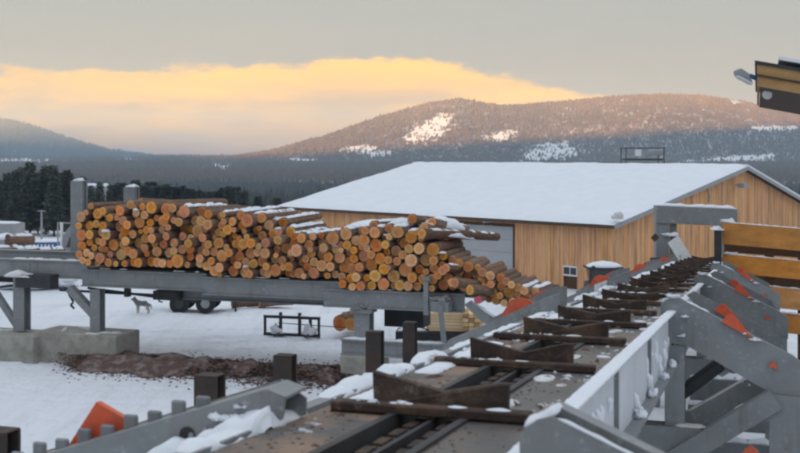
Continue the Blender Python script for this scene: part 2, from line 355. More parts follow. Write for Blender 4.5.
# ------------------------------------------------------------------ the setting: valley and hills
RIDGE = [(-900, 140), (-500, 150), (-100, 158), (60, 158.5), (180, 158), (235, 157), (270, 152), (320, 138), (380, 117), (430, 103), (460, 99), (500, 106), (540, 104), (600, 98), (660, 94.5), (700, 96), (740, 101), (790, 114), (860, 126), (1000, 130), (1300, 120), (1700, 140)]
FAR = [(-900, 150), (-500, 125), (-250, 110), (-100, 113), (0, 120.5), (25, 124), (50, 133), (80, 143), (110, 151), (150, 156.5), (200, 158), (300, 155), (420, 150), (700, 150), (1700, 150)]
def interp(tab, x): return float(np.interp(x, [a for a, _ in tab], [b for _, b in tab]))
DR = 2700.0
def hill_z(x, y):
    px = 400 + F * x / y
    wob = mnoise.noise(Vector((px * .02, 0, 3))) * 1.2 + mnoise.noise(Vector((px * .07, 0, 8))) * .7
    zr = (HZN - interp(RIDGE, px) + wob * .6) * DR / F + EYE
    v = -3.0 - 19 * sstep(150, 620, y) + 12 * sstep(1300, 2250, y)
    FT = 2250 + 60 * mnoise.noise(Vector((x * .002, 0, 31))); u = (y - FT) / (DR - FT)
    if u <= 0: z = v
    elif u <= 1:
        k = .7 * u + .3 * (u * u * (3 - 2 * u))
        z = v + (zr - v) * k + math.sin(math.pi * u) * (16 * mnoise.noise(Vector((x * .0022, y * .0016, 1))) + 7 * mnoise.noise(Vector((x * .006, y * .004, 2))))
    else: z = zr - (y - DR) * .22
    return z + 1.6 * mnoise.noise(Vector((x * .02, y * .02, 6))) * sstep(170, 400, y)
def far_z(x, y):
    px = 400 + F * x / y; D = 4300
    zr = (HZN - interp(FAR, px) + mnoise.noise(Vector((px * .05, 0, 13))) * .8) * D / F + EYE
    u = (y - 2950) / (D - 2950)
    if u <= 1: return -40 + (zr + 40) * max(0, u) ** .8 + math.sin(math.pi * max(0, u)) * 14 * mnoise.noise(Vector((x * .003, y * .002, 21)))
    return zr - (y - D) * .2
CLEAR = [(22, 161.5, 42, 4.0, 0), (130, 160, 14, 2, 0), (428, 131, 21, 11, -.6), (440, 122, 12, 7, -.5), (415, 139, 12, 4, 0), (500, 136, 15, 5, -.35), (362, 150, 16, 5, .0), (378, 154, 14, 3, 0), (550, 152, 30, 9, -.3), (742, 159, 38, 4, -.12), (775, 128, 22, 3, 0), (735, 102, 9, 2.5, .1), (690, 163, 14, 3, 0), (220, 166, 16, 3, 0), (300, 160, 16, 2, 0)]
def clearing(px, py):
    best = 0
    for cx, cy, rx, ry, sl in CLEAR:
        dx = px - cx; dy = (py - cy) - sl * dx * .55
        q = 1 - math.hypot(dx / rx, dy / ry) + .8 * mnoise.noise(Vector((px * .16, py * .30, 4))) + .7 * mnoise.noise(Vector((px * .45, py * .5, 9)))
        best = max(best, q)
    return best
def forest_floor_mat():
    m = bpy.data.materials.new('forest_floor'); m.use_nodes = True; n = N(m.node_tree)
    a = n.new('ShaderNodeAttribute', attribute_name='clearing')
    pos = n.new('ShaderNodeNewGeometry').outputs['Position']
    f = n.ramp(n.m('ADD', a.outputs['Fac'], n.m('MULTIPLY', n.m('SUBTRACT', n.noise(pos, .03, 4, .7), .5), .5)), [(.32, 0.0), (.52, 1.0)])
    base = n.mix(n.ramp(n.noise(pos, .012, 4, .6), [(.4, 0.0), (.6, 1.0)]), (.11, .10, .085), (.17, .15, .125))
    c = n.mix(f, base, (.78, .80, .83))
    p = n.new('ShaderNodeBsdfPrincipled', {'Base Color': c, 'Roughness': .95, 'Specular IOR Level': .1})
    n.new('ShaderNodeOutputMaterial', {0: p}); return m
M['forest_floor'] = forest_floor_mat()
def terrain(name, pxs, ys, zf):
    mb = MB(); nx = len(pxs); vs = []; cl = []
    for y in ys:
        for px in pxs:
            x = (px - 400) / F * y; z = zf(x, y); vs.append((x, y, z))
            py = HZN + (EYE - z) * F / y
            cl.append(max(0, min(1, .35 + clearing(px, py))) if (y > 1500 and clearing(px, py) > -.35) else (.9 if y < 230 else 0))
    fs = [(j * nx + i, j * nx + i + 1, (j + 1) * nx + i + 1, (j + 1) * nx + i) for j in range(len(ys) - 1) for i in range(nx - 1)]
    mb.add(vs, fs); ob = mb.build(name, 'forest_floor', smooth=True, origin=(0, 0, 0))
    at_ = ob.data.attributes.new('clearing', 'FLOAT', 'POINT'); at_.data.foreach_set('value', cl)
    return structure(ob)
pxs = list(np.arange(-900, -60, 40)) + list(np.arange(-60, 861, 5)) + list(np.arange(880, 1701, 40))
terrain('hills', pxs, [145, 160, 180, 210, 250, 300, 360, 430, 500, 580, 660, 750, 850] + list(np.concatenate([np.arange(900, 2200, 60), np.arange(2200, 2720, 9)])) + [2760, 2850, 3000, 3300], hill_z)
terrain('distant_hills', [p for i, p in enumerate(pxs) if i % 2 == 0], [2900, 3000, 3100, 3250, 3400, 3550, 3700, 3850, 4000, 4100, 4200, 4300, 4400, 4700, 5000], far_z)
# the ridge behind the viewer that keeps the low sun off the yard
mb = MB(); xs = list(range(-5200, 3801, 100)); rows = []
for (yy, k) in [(-120, -.02), (-240, .4), (-340, .8), (-420, 1.0), (-500, .8), (-600, .4), (-720, -.02)]:
    for x in xs:
        crest = 105 + (x + 1074) * .068 if x > -1400 else 83 + 80 * (1 - sstep(-2300, -1500, x))
        crest = min(crest, 175) + 3 * mnoise.noise(Vector((x * .004, 0, 0)))
        rows.append((x, yy, max(-5, crest * k)))
nx = len(xs)
mb.add(rows, [(j * nx + i + 1, j * nx + i, (j + 1) * nx + i, (j + 1) * nx + i + 1) for j in range(6) for i in range(nx - 1)])
M['snowy_slope'] = mat('snowy_slope', (.16, .15, .14), (.62, .64, .67), .012, .95, world_co=True)
structure(mb.build('hills_opposite', 'snowy_slope', smooth=True, origin=(0, 0, 0)))

# forest covering the hills: far too many to count
M['far_forest'] = mat('far_forest', (.070, .080, .076), (.095, .104, .098), .006, .95, world_co=True, spec=.1, fine=.4)
M['hill_forest'] = mat('hill_forest', (.125, .094, .066), (.165, .12, .08), .006, .95, world_co=True, spec=.1, fine=.5)
def forest(name, spots, tiers, sides, label):
    V = []; Fc = []; base = 0
    for (x, y, z, h, r) in spots:
        a0 = random.random() * 6.28
        for k in range(tiers):
            z0 = z + h * (k * .30 - .03); z1 = z + h * (1.0 if k == tiers - 1 else (.55 + k * .25)); rr = r * (1 - k * .32)
            for i in range(sides):
                a = a0 + k + 6.2832 * i / sides; w = rr * random.uniform(.75, 1.2)
                V.append((x + w * math.cos(a), y + w * math.sin(a), z0 + random.uniform(-.04, .05) * h))
            V.append((x, y, z1)); top = base + sides
            for i in range(sides): Fc.append((base + i, base + (i + 1) % sides, top))
            base += sides + 1
    mb = MB(); mb.v = V; mb.f = Fc; mb.mi = [0] * len(Fc)
    ob = mb.build(name, 'hill_forest' if name == 'hill_forest' else 'far_forest', kind='stuff', origin=(0, 0, 0))
    ob['label'] = label; ob['category'] = 'forest'; return ob
spots = []
while len(spots) < 85000:
    y = 1000 + (DR + 20 - 1000) * random.random() ** .45
    px = random.uniform(-40, 850); x = (px - 400) / F * y; z = hill_z(x, y); py = HZN + (EYE - z) * F / y
    if py > 200: continue
    c = clearing(px, py)
    if c > .0 and random.random() < (.90 if c > .3 else .6): continue
    h = random.uniform(3.5, 7.0) * (1 if random.random() > .05 else 1.5); spots.append((x, y, z, h, h * random.uniform(.26, .42)))
forest('hill_forest', spots, 1, 5, 'dense conifer forest covering the hills behind the barn')
spots = []
while len(spots) < 15000:
    y = 330 + 670 * random.random() ** .8
    px = random.uniform(-40, 850)
    if px > 420 and random.random() < .7: continue
    x = (px - 400) / F * y; h = random.uniform(3, 7) * (1 if random.random() > .04 else 1.5); spots.append((x, y, hill_z(x, y), h, h * random.uniform(.24, .4)))
forest('valley_forest', spots, 2, 6, 'hazy blue-grey conifer forest on the valley floor')
spots = []
while len(spots) < 9000:
    y = 3100 + 1200 * random.random(); px = random.uniform(-40, 330); x = (px - 400) / F * y; z = far_z(x, y)
    if HZN + (EYE - z) * F / y > 160: continue
    h = random.uniform(9, 17); spots.append((x, y, z, h, h * .3))
forest('distant_forest', spots, 1, 5, 'faint wooded hill far away at the left edge')

# ------------------------------------------------------------------ barn
TH = R(47); A0 = Vector((12.2, 64.0, 0)); E1 = Vector((-math.cos(TH), math.sin(TH), 0)); E2 = Vector((math.sin(TH), math.cos(TH), 0))
BL, BW = 31.0, 14.2; EAVE, RIDGE_Z, BACK = 3.02, 6.15, 1.7; BASE = -1.6
def B(l, w, z): p = A0 + E1 * l + E2 * w; return Vector((p.x, p.y, z))
barn = thing('barn', 'long wooden barn with a snow-covered pitched roof and weathered vertical boards', 'barn', B(0, 0, BASE))
mb = MB()
core = .12
prof = [(core, BASE), (2 * BW - core, BASE), (2 * BW - core, BACK), (BW, RIDGE_Z - .1), (core, EAVE - .02)]
mb.prism([B(core, w, z) for w, z in prof], E1 * (BL - 2 * core))
wall = mb.build('wall', 'timber_dark', barn)
DOOR = (7.5, 12.05, 2.52)
l = .0; k = 0
while l < BL - .05:                       # boards of the long side
    w = random.uniform(.17, .31); z0 = BASE; z1 = EAVE - .06
    if DOOR[0] - .02 < l + w / 2 < DOOR[1] + .02: z0 = DOOR[2]
    if 2.4 < l + w / 2 < 3.65: z0 = .42
    pr = random.uniform(.0, .03)
    mb = MB(); mb.obox(B(l, .0 - pr, z0 + random.uniform(-.02, .02)), E1 * (w - .012), E2 * .1, UP * (z1 - z0)); mb.build('plank', 'board', wall); l += w
w_ = .02
while w_ < 2 * BW - .1:                   # boards of the gable
    w = random.uniform(.19, .33); w = min(w, 2 * BW - w_)
    def top(q): return (EAVE + (RIDGE_Z - EAVE) * q / BW if q < BW else RIDGE_Z + (BACK - RIDGE_Z) * (q - BW) / BW) - .06
    pr = random.uniform(0, .03)
    mb = MB(); a, b = w_, w_ + w - .012
    poly = [B(-.0 - pr, a, BASE), B(-pr, b, BASE), B(-pr, b, top(b))] + ([B(-pr, BW, top(BW))] if a < BW < b else []) + [B(-pr, a, top(a))]
    mb.prism(poly, E1 * .1); mb.build('plank', 'board', wall); w_ += w
mb = MB(); mb.obox(B(-.06, -.06, BASE), E1 * .2, E2 * .05, UP * (EAVE - BASE)); mb.build('corner_board', 'board', wall)
mb = MB()
for q in range(5): mb.obox(B(DOOR[0], .06 + .004 * (q % 2), BASE + q * .82), E1 * (DOOR[1] - DOOR[0]), E2 * .05, UP * .805)
dr = mb.build('roller_door', 'door', barn)
mb = MB()
mb.obox(B(DOOR[0] - .14, -.05, BASE), E1 * .14, E2 * .12, UP * (DOOR[2] - BASE)); mb.obox(B(DOOR[1], -.05, BASE), E1 * .14, E2 * .12, UP * (DOOR[2] - BASE))
mb.obox(B(DOOR[0] - .14, -.055, DOOR[2]), E1 * (DOOR[1] - DOOR[0] + .28), E2 * .12, UP * .16)
mb.build('door_frame', 'timber_dark', dr)
wn = MB(); wn.obox(B(2.45, -.02, -.22), E1 * 1.15, E2 * .03, UP * .62); wn_o = wn.build('window', 'white', barn)
for k in range(2):
    mb = MB(); mb.obox(B(2.55 + k * .5, -.027, -.12), E1 * .44, E2 * .01, UP * .42); mb.build('pane', 'glass', wn_o)
# roof: two slopes with eave and verge overhang, metal edge and snow on top
OV = .55
def slope(w0, z0, w1, z1, th, name, m, dz, over):
    mb = MB(); p = [B(-over, w0, z0 + dz), B(-over, w1, z1 + dz), B(-over, w1, z1 + dz + th), B(-over, w0, z0 + dz + th)]
    mb.prism(p, E1 * (BL + 2 * over)); return mb
sl = (RIDGE_Z - EAVE) / BW; sb = (RIDGE_Z - BACK) / BW
roof = slope(-OV, EAVE - OV * sl, BW, RIDGE_Z, .10, 'roof', 0, .0, OV).build('roof', 'steel_dark', barn)
slope(BW + .003, RIDGE_Z, 2 * BW + OV, BACK - OV * sb, .10, 'roof', 0, .0, OV).build('roof', 'steel_dark', barn)
mb = slope(BW + .003, RIDGE_Z, 2 * BW + OV, BACK - OV * sb, .14, 's', 0, .105, OV - .04); mb.build('snow_cover', 'snow', roof)
# snow sheet on the front slope with a soft uneven edge
mb = MB(); nl, nw = 110, 46; vs = []
for j in range(nw + 1):
    for i in range(nl + 1):
        u, v = i / nl, j / nw
        ln = -OV + .02 + u * (BL + 2 * OV - .04); wd = -OV - .03 + .05 * mnoise.noise(Vector((ln * .8, 0, 3))) * (1 - v) + v * (BW + OV + .03)
        e = min(1, min(u, 1 - u) * nl / 2, (v * nw) / 2 + .05)
        z = EAVE + wd * sl + .102 + (.17 + .05 * mnoise.noise(Vector((ln * .35, wd * .35, 1))) + .03 * mnoise.noise(Vector((ln * 1.3, wd * 1.3, 7))) + .025 * mnoise.noise(Vector((ln * 1.8, wd * .15, 17)))) * e
        vs.append(B(ln, wd, z))
mb.add(vs, [(j * (nl + 1) + i + 1, j * (nl + 1) + i, (j + 1) * (nl + 1) + i, (j + 1) * (nl + 1) + i + 1) for j in range(nw) for i in range(nl)])
mb.build('snow_cover', 'snow', roof, smooth=True)
mb = MB()
mb.obox(B(-OV - .03, -OV - .02, EAVE - OV * sl - .1), E1 * (BL + 2 * OV), E2 * .03, UP * .16); mb.build('eave_board', 'timber_dark', roof)
for (wa, za, wb, zb) in ((-OV, EAVE - OV * sl, BW, RIDGE_Z), (BW, RIDGE_Z, 2 * BW + OV, BACK - OV * sb)):
    mb = MB(); mb.prism([B(-OV - .035, wa, za - .14), B(-OV - .035, wb, zb - .14), B(-OV - .035, wb, zb + .09), B(-OV - .035, wa, za + .09)], E1 * .03); mb.build('verge_board', 'metal_grey', roof)
mb = MB(); c = B(-.12, BW - .8, 5.0)                                       # gable lamp
mb.bar(c, c - E1 * .35 + UP * .1, .08, .08); mb.obox(c - E1 * .75 + UP * -.15 - E2 * .3, E1 * .45, E2 * .6, UP * .3)
mb.build('wall_lamp', 'metal_grey', barn)
pb = MB(); c = at(618, 219, 63.5)                                          # lump on the roof corner
pb.blob(c, .35, .3, .32, 3); pb.build('snow_lump', 'snow_dirty', roof, smooth=True)
mb = MB(); c = B(9.6, -.5, 2.72); mb.bar(c, c + Vector((.8, -.5, .12)), .1, .1); mb.bar(c + Vector((.5, -.3, .1)), c + Vector((1.0, -.6, .2)), .3, .12); mb.build('door_lamp', 'metal_grey', barn)
mb = MB(); pts = [B(-.05, BW - 4.2, 4.95), B(-.06, BW - 3.9, 4.4), B(-.06, BW - 4.0, 4.0)]                   # cable down the gable
for p, q in zip(pts, pts[1:]): mb.tube(p, q, .04, k=6)
mb.build('cable', 'metal_grey', barn)

# ------------------------------------------------------------------ log conveyor
SEND = 35.0
conv = thing('log_conveyor', 'long log conveyor with rusty V-shaped cradles running down to the steel gantry', 'conveyor', G(0, 0, 0))
def strip(t0, t1, h0, h1, s0=-6.0, s1=SEND):
    mb = MB(); a = C(s0, t0, h0); mb.obox(a, DS * (s1 - s0), DT * (t1 - t0), UP * (h1 - h0)); return mb
strip(-.74, -.24, -.06, -.02).build('pan', 'pan_dirt', conv)['label'] = 'brown dirt-covered left pan plate'
strip(.20, .70, -.06, -.02).build('pan', 'pan', conv)
strip(-.24, .20, -.16, -.12).build('chain_channel', 'steel_dark', conv)
strip(-.275, -.225, -.14, .0).build('chain_rail', 'steel_dark', conv)
strip(.17, .22, -.14, .0).build('chain_rail', 'steel_dark', conv)
strip(-.03, .0, -.12, -.03).build('chain_rail', 'steel_dark', conv)
# drive chain: joined links
mb = MB(); s = -6
while s < SEND:
    for t in (-.11, .09):
        mb.obox(C(s, t - .03, -.115), DS * .19, DT * .06, UP * .07); mb.obox(C(s + .17, t - .06, -.10), DS * .09, DT * .12, UP * .04)
    s += .27
mb.build('drive_chain', 'rust', conv, kind='stuff')
rw = strip(.72, .745, -.62, .03); rw = rw.build('side_wall', 'steel_frost', conv); rw['label'] = 'frosted right side wall of the conveyor'
mb = strip(.70, .82, .032, .05); mb.build('flange', 'steel_frost', rw)
s = 2.55
while s < SEND:
    mb = MB(); mb.obox(C(s, .747, -.6), DS * .03, DT * .035, UP * .62); mb.build('rib', 'steel', rw); s += 2.9
strip(.747, .86, -.66, -.62).build('flange', 'steel', rw)
lw = strip(-.80, -.775, -.5, .0).build('side_wall', 'steel', conv)
strip(-.93, -.80, -.05, -.025).build('flange', 'steel', lw)
# snow on walls and pans
mb = MB(); s = -3
while s < SEND - 2:
    L = random.uniform(1.5, 3.5); mb.snow(C(s, .76, .051), C(s + L, .76, .051), .125, .012, seed=s, side=DT); s += L * .93
mb.build('snow_cover', 'snow', rw, smooth=True)
mb = MB()
for k in range(30):                                         # snow stuck on the frosted outer face
    s = random.uniform(-1, 15); h = random.uniform(-.45, -.05); q = random.uniform(.08, .20)
    c = C(s, .746, h); L = random.uniform(.12, .32)
    mb.snow(c, c + DS * q * .9 - UP * L, q, random.uniform(.015, .045), seed=k, up=DT, side=DS, seg=12)
for s in (1.2, 2.6, 4.05, 5.4, 6.9, 8.2): mb.blob(C(s, .80, -.62), .16, .055, .07, seed=s, ax=DS)
mb.build('snow_clump', 'snow', rw, smooth=True)
mb = MB(); s = -1.6
while s < SEND - 3:
    L = random.uniform(.8, 2.2); mb.snow(C(s, -.86 + random.uniform(-.02, .04), -.025), C(s + L, -.86, -.025), .2, random.uniform(.02, .06), seed=s + 40, side=DT, gap=.1); s += L + random.uniform(.1, 1.2)
for k in range(26):
    s = random.uniform(-.5, SEND * .8); mb.snow(C(s, -.62, -.022), C(s + random.uniform(.3, .9), -.62, -.022), .20, .028, seed=k + 80, side=DT, seg=24)
mb.build('snow_cover', 'snow', lw, smooth=True)
mb = MB()
for k in range(60):
    s = random.uniform(.3, SEND); t = random.choice([.3, .45, .6, .62, -.4]) + random.uniform(-.06, .06)
    mb.snow(C(s, t, -.021), C(s + random.uniform(.1, .45), t + random.uniform(-.1, .1), -.021), random.uniform(.06, .16), random.uniform(.012, .03), seed=k + 200, side=DT, seg=6)
for k in range(40): mb.crumbs(C(random.uniform(-1, 24), random.choice([-.6, -.45, .3, .5, .62]) + random.uniform(-.08, .08), -.021), 6, .12, .07, .006, .03, DS, DT)
mb.build('snow_patch', 'snow_dirty', conv, smooth=True)
mb = MB()
for k in range(1500):                                       # bark crumbs and splinters on the pans
    q = random.random() ** 1.6 * 22 - 2; t = random.choice([random.uniform(-.72, -.28), random.uniform(.22, .68), random.gauss(-.6, .08), random.gauss(.28, .05)]); L = random.uniform(.005, .020) * (1 if random.random() > .06 else 2.2); a = random.uniform(0, 6.28)
    if not -.73 < t < .69: continue
    dx = (DS * math.cos(a) + DT * math.sin(a)) * L; dy = (DT * math.cos(a) - DS * math.sin(a)) * L * random.uniform(.2, .5); p_ = C(q, t, -.019)
    mb.add([p_ - dx, p_ + dy, p_ + dx, p_ - dy, p_ + UP * L * .4], [(0, 1, 4), (1, 2, 4), (2, 3, 4), (3, 0, 4)])
for k in range(70):
    q = random.random() ** 1.5 * 22; t = random.choice([random.uniform(-.68, -.3), random.uniform(.24, .64)]); L = random.uniform(.04, .11); a = random.uniform(-.9, .9)
    dx = (DS * math.cos(a) + DT * math.sin(a)) * L; dy = (DT * math.cos(a) - DS * math.sin(a)) * L * random.uniform(.18, .35); p_ = C(q, t, -.018)
    mb.add([p_ - dx, p_ + dy - dx * .3, p_ + dx, p_ - dy + dx * .2, p_ + UP * .022 + dx * .3, p_ + UP * .018 - dx * .4], [(0, 1, 5), (1, 4, 5), (1, 2, 4), (2, 3, 4), (3, 5, 4), (3, 0, 5)])
mb.build('bark_crumbs', 'chip', conv, kind='stuff')
# cradles (V plates on cross bars)
SF = [0, 2.47, 4.70, 6.76, 8.75]
while SF[-1] < SEND - 1.4: SF.append(SF[-1] + 2.02)
for k, s in enumerate(SF):
    dl = [random.uniform(-.012, .012) for _ in range(4)]
    tl, tr_ = -.43, .42
    mb = MB(); poly = [C(s, tl, -.0), C(s, tr_, -.0), C(s + random.uniform(-.02, .02), tr_ + .01, .19 + dl[0]), C(s, tr_ - .06, .185 + dl[0]), C(s, .02, .115 + dl[1]), C(s, tl + .05, .20 + dl[2]), C(s, tl - .01, .215 + dl[2])]
    mb.prism(poly, DS * .07)
    fl = mb.build('cradle', 'rust', conv, bevel=.006)
    mb = MB(); z0 = random.uniform(-.02, -.005)
    yw = random.uniform(-.03, .03); mb.obox(C(s - .17 - yw * .5 + random.uniform(-.03, .02), -.68 + random.uniform(-.05, .04), z0), DS * random.uniform(.12, .16), DT * (1.28 + random.uniform(-.06, .06)) + DS * yw, UP * .06); mb.build('cross_bar', 'rust', fl, bevel=.01)
    mb = MB(); mb.obox(C(s + .072, -.3, .0), DS * .2, DT * .04, UP * .12); mb.obox(C(s + .072, .25, .0), DS * .2, DT * .04, UP * .12); mb.build('gusset', 'rust', fl)
    mb = MB()
    for q in range(3):
        t = random.uniform(-.6, .4); mb.snow(C(s - .10, t, z0 + .058), C(s - .09, t + random.uniform(.06, .2), z0 + .058), .08, random.uniform(.008, .022), seed=k * 5 + q, seg=6)
    mb.crumbs(C(s + .18, tl + .02, -.022), 9, .10, .10, .015, .075, DS, DT); mb.crumbs(C(s - .1, -.35, z0 + .058), 7, .03, .18, .008, .03, DS, DT)
    mb.build('snow_patch', 'snow_dirty' if k % 3 else 'snow', fl, smooth=True)

# side arms that lead kicked-off logs down to the bins, one pair at each station
def arm(side, s, pts, low, th=.10, name='slide_arm', lean=.0):
    """pts: top edge (t,h) outward from the conveyor; low: bottom edge (t,h) coming back"""
    mb = MB(); poly = [C(s, t, h) for t, h in pts] + [C(s, t, h) for t, h in low]
    mb.prism(poly, DS * .022); o = mb.build(name, 'steel', conv)
    mb = MB()                                   # top flange following the slope
    for (t0, h0), (t1, h1) in zip(pts, pts[1:]):
        a, b = C(s + .024, t0, h0 - .018), C(s + .024, t1, h1 - .018)
        mb.obox(a, b - a, DSF * th, UP * .016)
    mb.build('flange', 'steel', o)
    mb = MB()
    for (t, h) in [(pts[len(pts) // 2][0] * .55 + low[0][0] * .45, (pts[-1][1] + low[0][1]) / 2), (pts[0][0] * .8 + pts[-1][0] * .2, pts[0][1] - .22)]:
        for q in range(3):
            c = C(s, t + (.09 * q if side > 0 else -.09 * q), h - .04 * q); mb.tube(c - DSF * .018, c + DSF * .005, .016, k=8)
    mb.build('bolt', 'metal_grey', o)
    return o
def red_wedge(o, s, tri, name='orange_wedge'):
    mb = MB(); mb.prism([C(s, t, h) for t, h in tri], DS * .05); return mb.build(name, 'orange', o)
def lumps(o, lst):
    mb = MB()
    for i, (s, t, h, r) in enumerate(lst): mb.blob(C(s, t, h), r * 1.1, r * .7, r * .5, seed=i + t, rough=.6); mb.crumbs(C(s, t, h), 7, r * .9, r * .4, r * .15, r * .5, DS, DT)
    mb.build('snow_lump', 'snow', o, smooth=True)
ST = 8.25
right = []
for k in range(5):
    s = .42 + ST * k if k else -1.45
    if k == 0:
        pts = [(.825, .23), (.905, .295), (.975, .315), (1.41, .13), (2.5, -.36)]; low = [(2.5, -.85), (1.9, -.6), (1.2, -.3), (.84, -.12)]
    else:
        pts = [(.62, .15), (.76, .24), (.86, .225), (2.28, -.46), (2.44, -.58)]; low = [(2.44, -1.0), (2.02, -.96), (1.30, -.57), (.95, -.40), (.76, -.38), (.62, -.2)]
    o = arm(1, s, pts, low); right.append(o)
    if k:
        red_wedge(o, s - .055, [(1.40, -.055), (1.50, .05), (1.56, .03), (1.80, -.26)])
        red_wedge(o, s - .055, [(1.98, -.60), (2.06, -.55), (2.10, -.64)])
        red_wedge(o, s + .9, [(1.28, .02), (1.38, .12), (1.44, .10), (1.68, -.19)])
        lumps(o, [(s - .0, .79, .23, .08), (s - .03, .93, -.02, .045), (s - .03, .90, -.28, .05), (s - .03, 1.84, -.28, .05), (s - .03, 1.7, -.2, .04)])
        mb = MB(); mb.snow(C(s + .05, .95, .19), C(s + .05, 1.25, .05), .09, .02, seed=k); mb.build('snow_patch', 'snow', o, smooth=True)
        # second leaf of the arm, set back
        mb = MB(); mb.prism([C(s + .95, t, h) for t, h in [(.9, .22), (1.0, .28), (2.15, -.30), (2.3, -.62), (1.7, -.62)]], DS * .022); mb.build('arm_plate', 'steel', o)
        # frame below the arm
        mb = MB(); mb.ibeam(C(s + .15, .80, -.40), Vector((*C(s + .15, .80).xy, -.2)), .26, .26, up=DSF); mb.build('column', 'steel', o)
        mb = MB(); mb.obox(C(s - .03, 2.0, -.98), DS * .35, DT * .42, Vector((0, 0, -(C(s, 2.2).z - .98 + .3)))); mb.build('column', 'steel', o)
        mb = MB(); mb.bar(C(s - .02, .75, -1.95), C(s - .02, 2.08, -1.02), .2, .27, up=UP); mb.build('brace', 'steel', o)
        mb = MB(); mb.bar(C(s + .5, .85, -1.55), C(s + .5, 2.0, -.80), .2, .25, up=UP); mb.build('brace', 'steel', o)
        mb = MB(); mb.tube(C(s + .3, .82, -1.12), C(s + .3, 1.42, -.62), .095, k=14); mb.tube(C(s + .3, 1.40, -.635), C(s + .3, 1.75, -.36), .05, k=10); mb.build('hydraulic_ram', 'black', o, smooth=False)
        mb = MB(); mb.tube(C(s + .2, 1.55, -.62), C(s + .32, 1.55, -.62), .14, k=16); mb.build('pivot_boss', 'steel', o)
        mb = MB(); mb.bar(C(s + .1, .3, -1.75), C(s + .1, 1.15, -1.75), .3, .55); mb.build('cross_member', 'steel', o)
        mb = MB(); mb.snow(C(s + .05, .8, -1.47), C(s + .05, 1.2, -1.47), .2, .03, seed=k + 5); mb.snow(C(s + .45, .95, -1.34), C(s + .45, 1.95, -.69), .12, .02, seed=k + 6); mb.build('snow_patch', 'snow_dirty', o, smooth=True)
    else:
        mb = MB(); mb.prism([C(s - .16, t, h - .02) for t, h in pts] + [C(s - .16, 2.5, -.8), C(s - .16, 1.2, -.32), C(s - .16, .83, -.12)], DS * .022); mb.build('arm_plate', 'steel', o)
        mb = MB(); mb.snow(C(s - .06, .835, .235), C(s - .06, 1.0, .315), .17, .035, seed=2, seg=20); mb.snow(C(s - .15, 1.0, .29), C(s - .15, 1.5, .08), .03, .012, seed=4); mb.crumbs(C(s - .19, .88, -.02), 14, .03, .05, .02, .06, DS, DT); mb.crumbs(C(s - .19, 1.05, .02), 5, .01, .05, .01, .03, DS, DT); mb.build('snow_lump', 'snow', o, smooth=True)
        mb = MB(); mb.ibeam(C(s + .14, .98, -.15), Vector((*C(s + .14, .98).xy, -.2)), .26, .24, up=DSF); mb.build('column', 'steel', o)
        mb = MB(); mb.ibeam(C(s + .14, 2.1, -.65), Vector((*C(s + .14, 2.1).xy, -.2)), .26, .24, up=DSF); mb.build('column', 'steel', o)
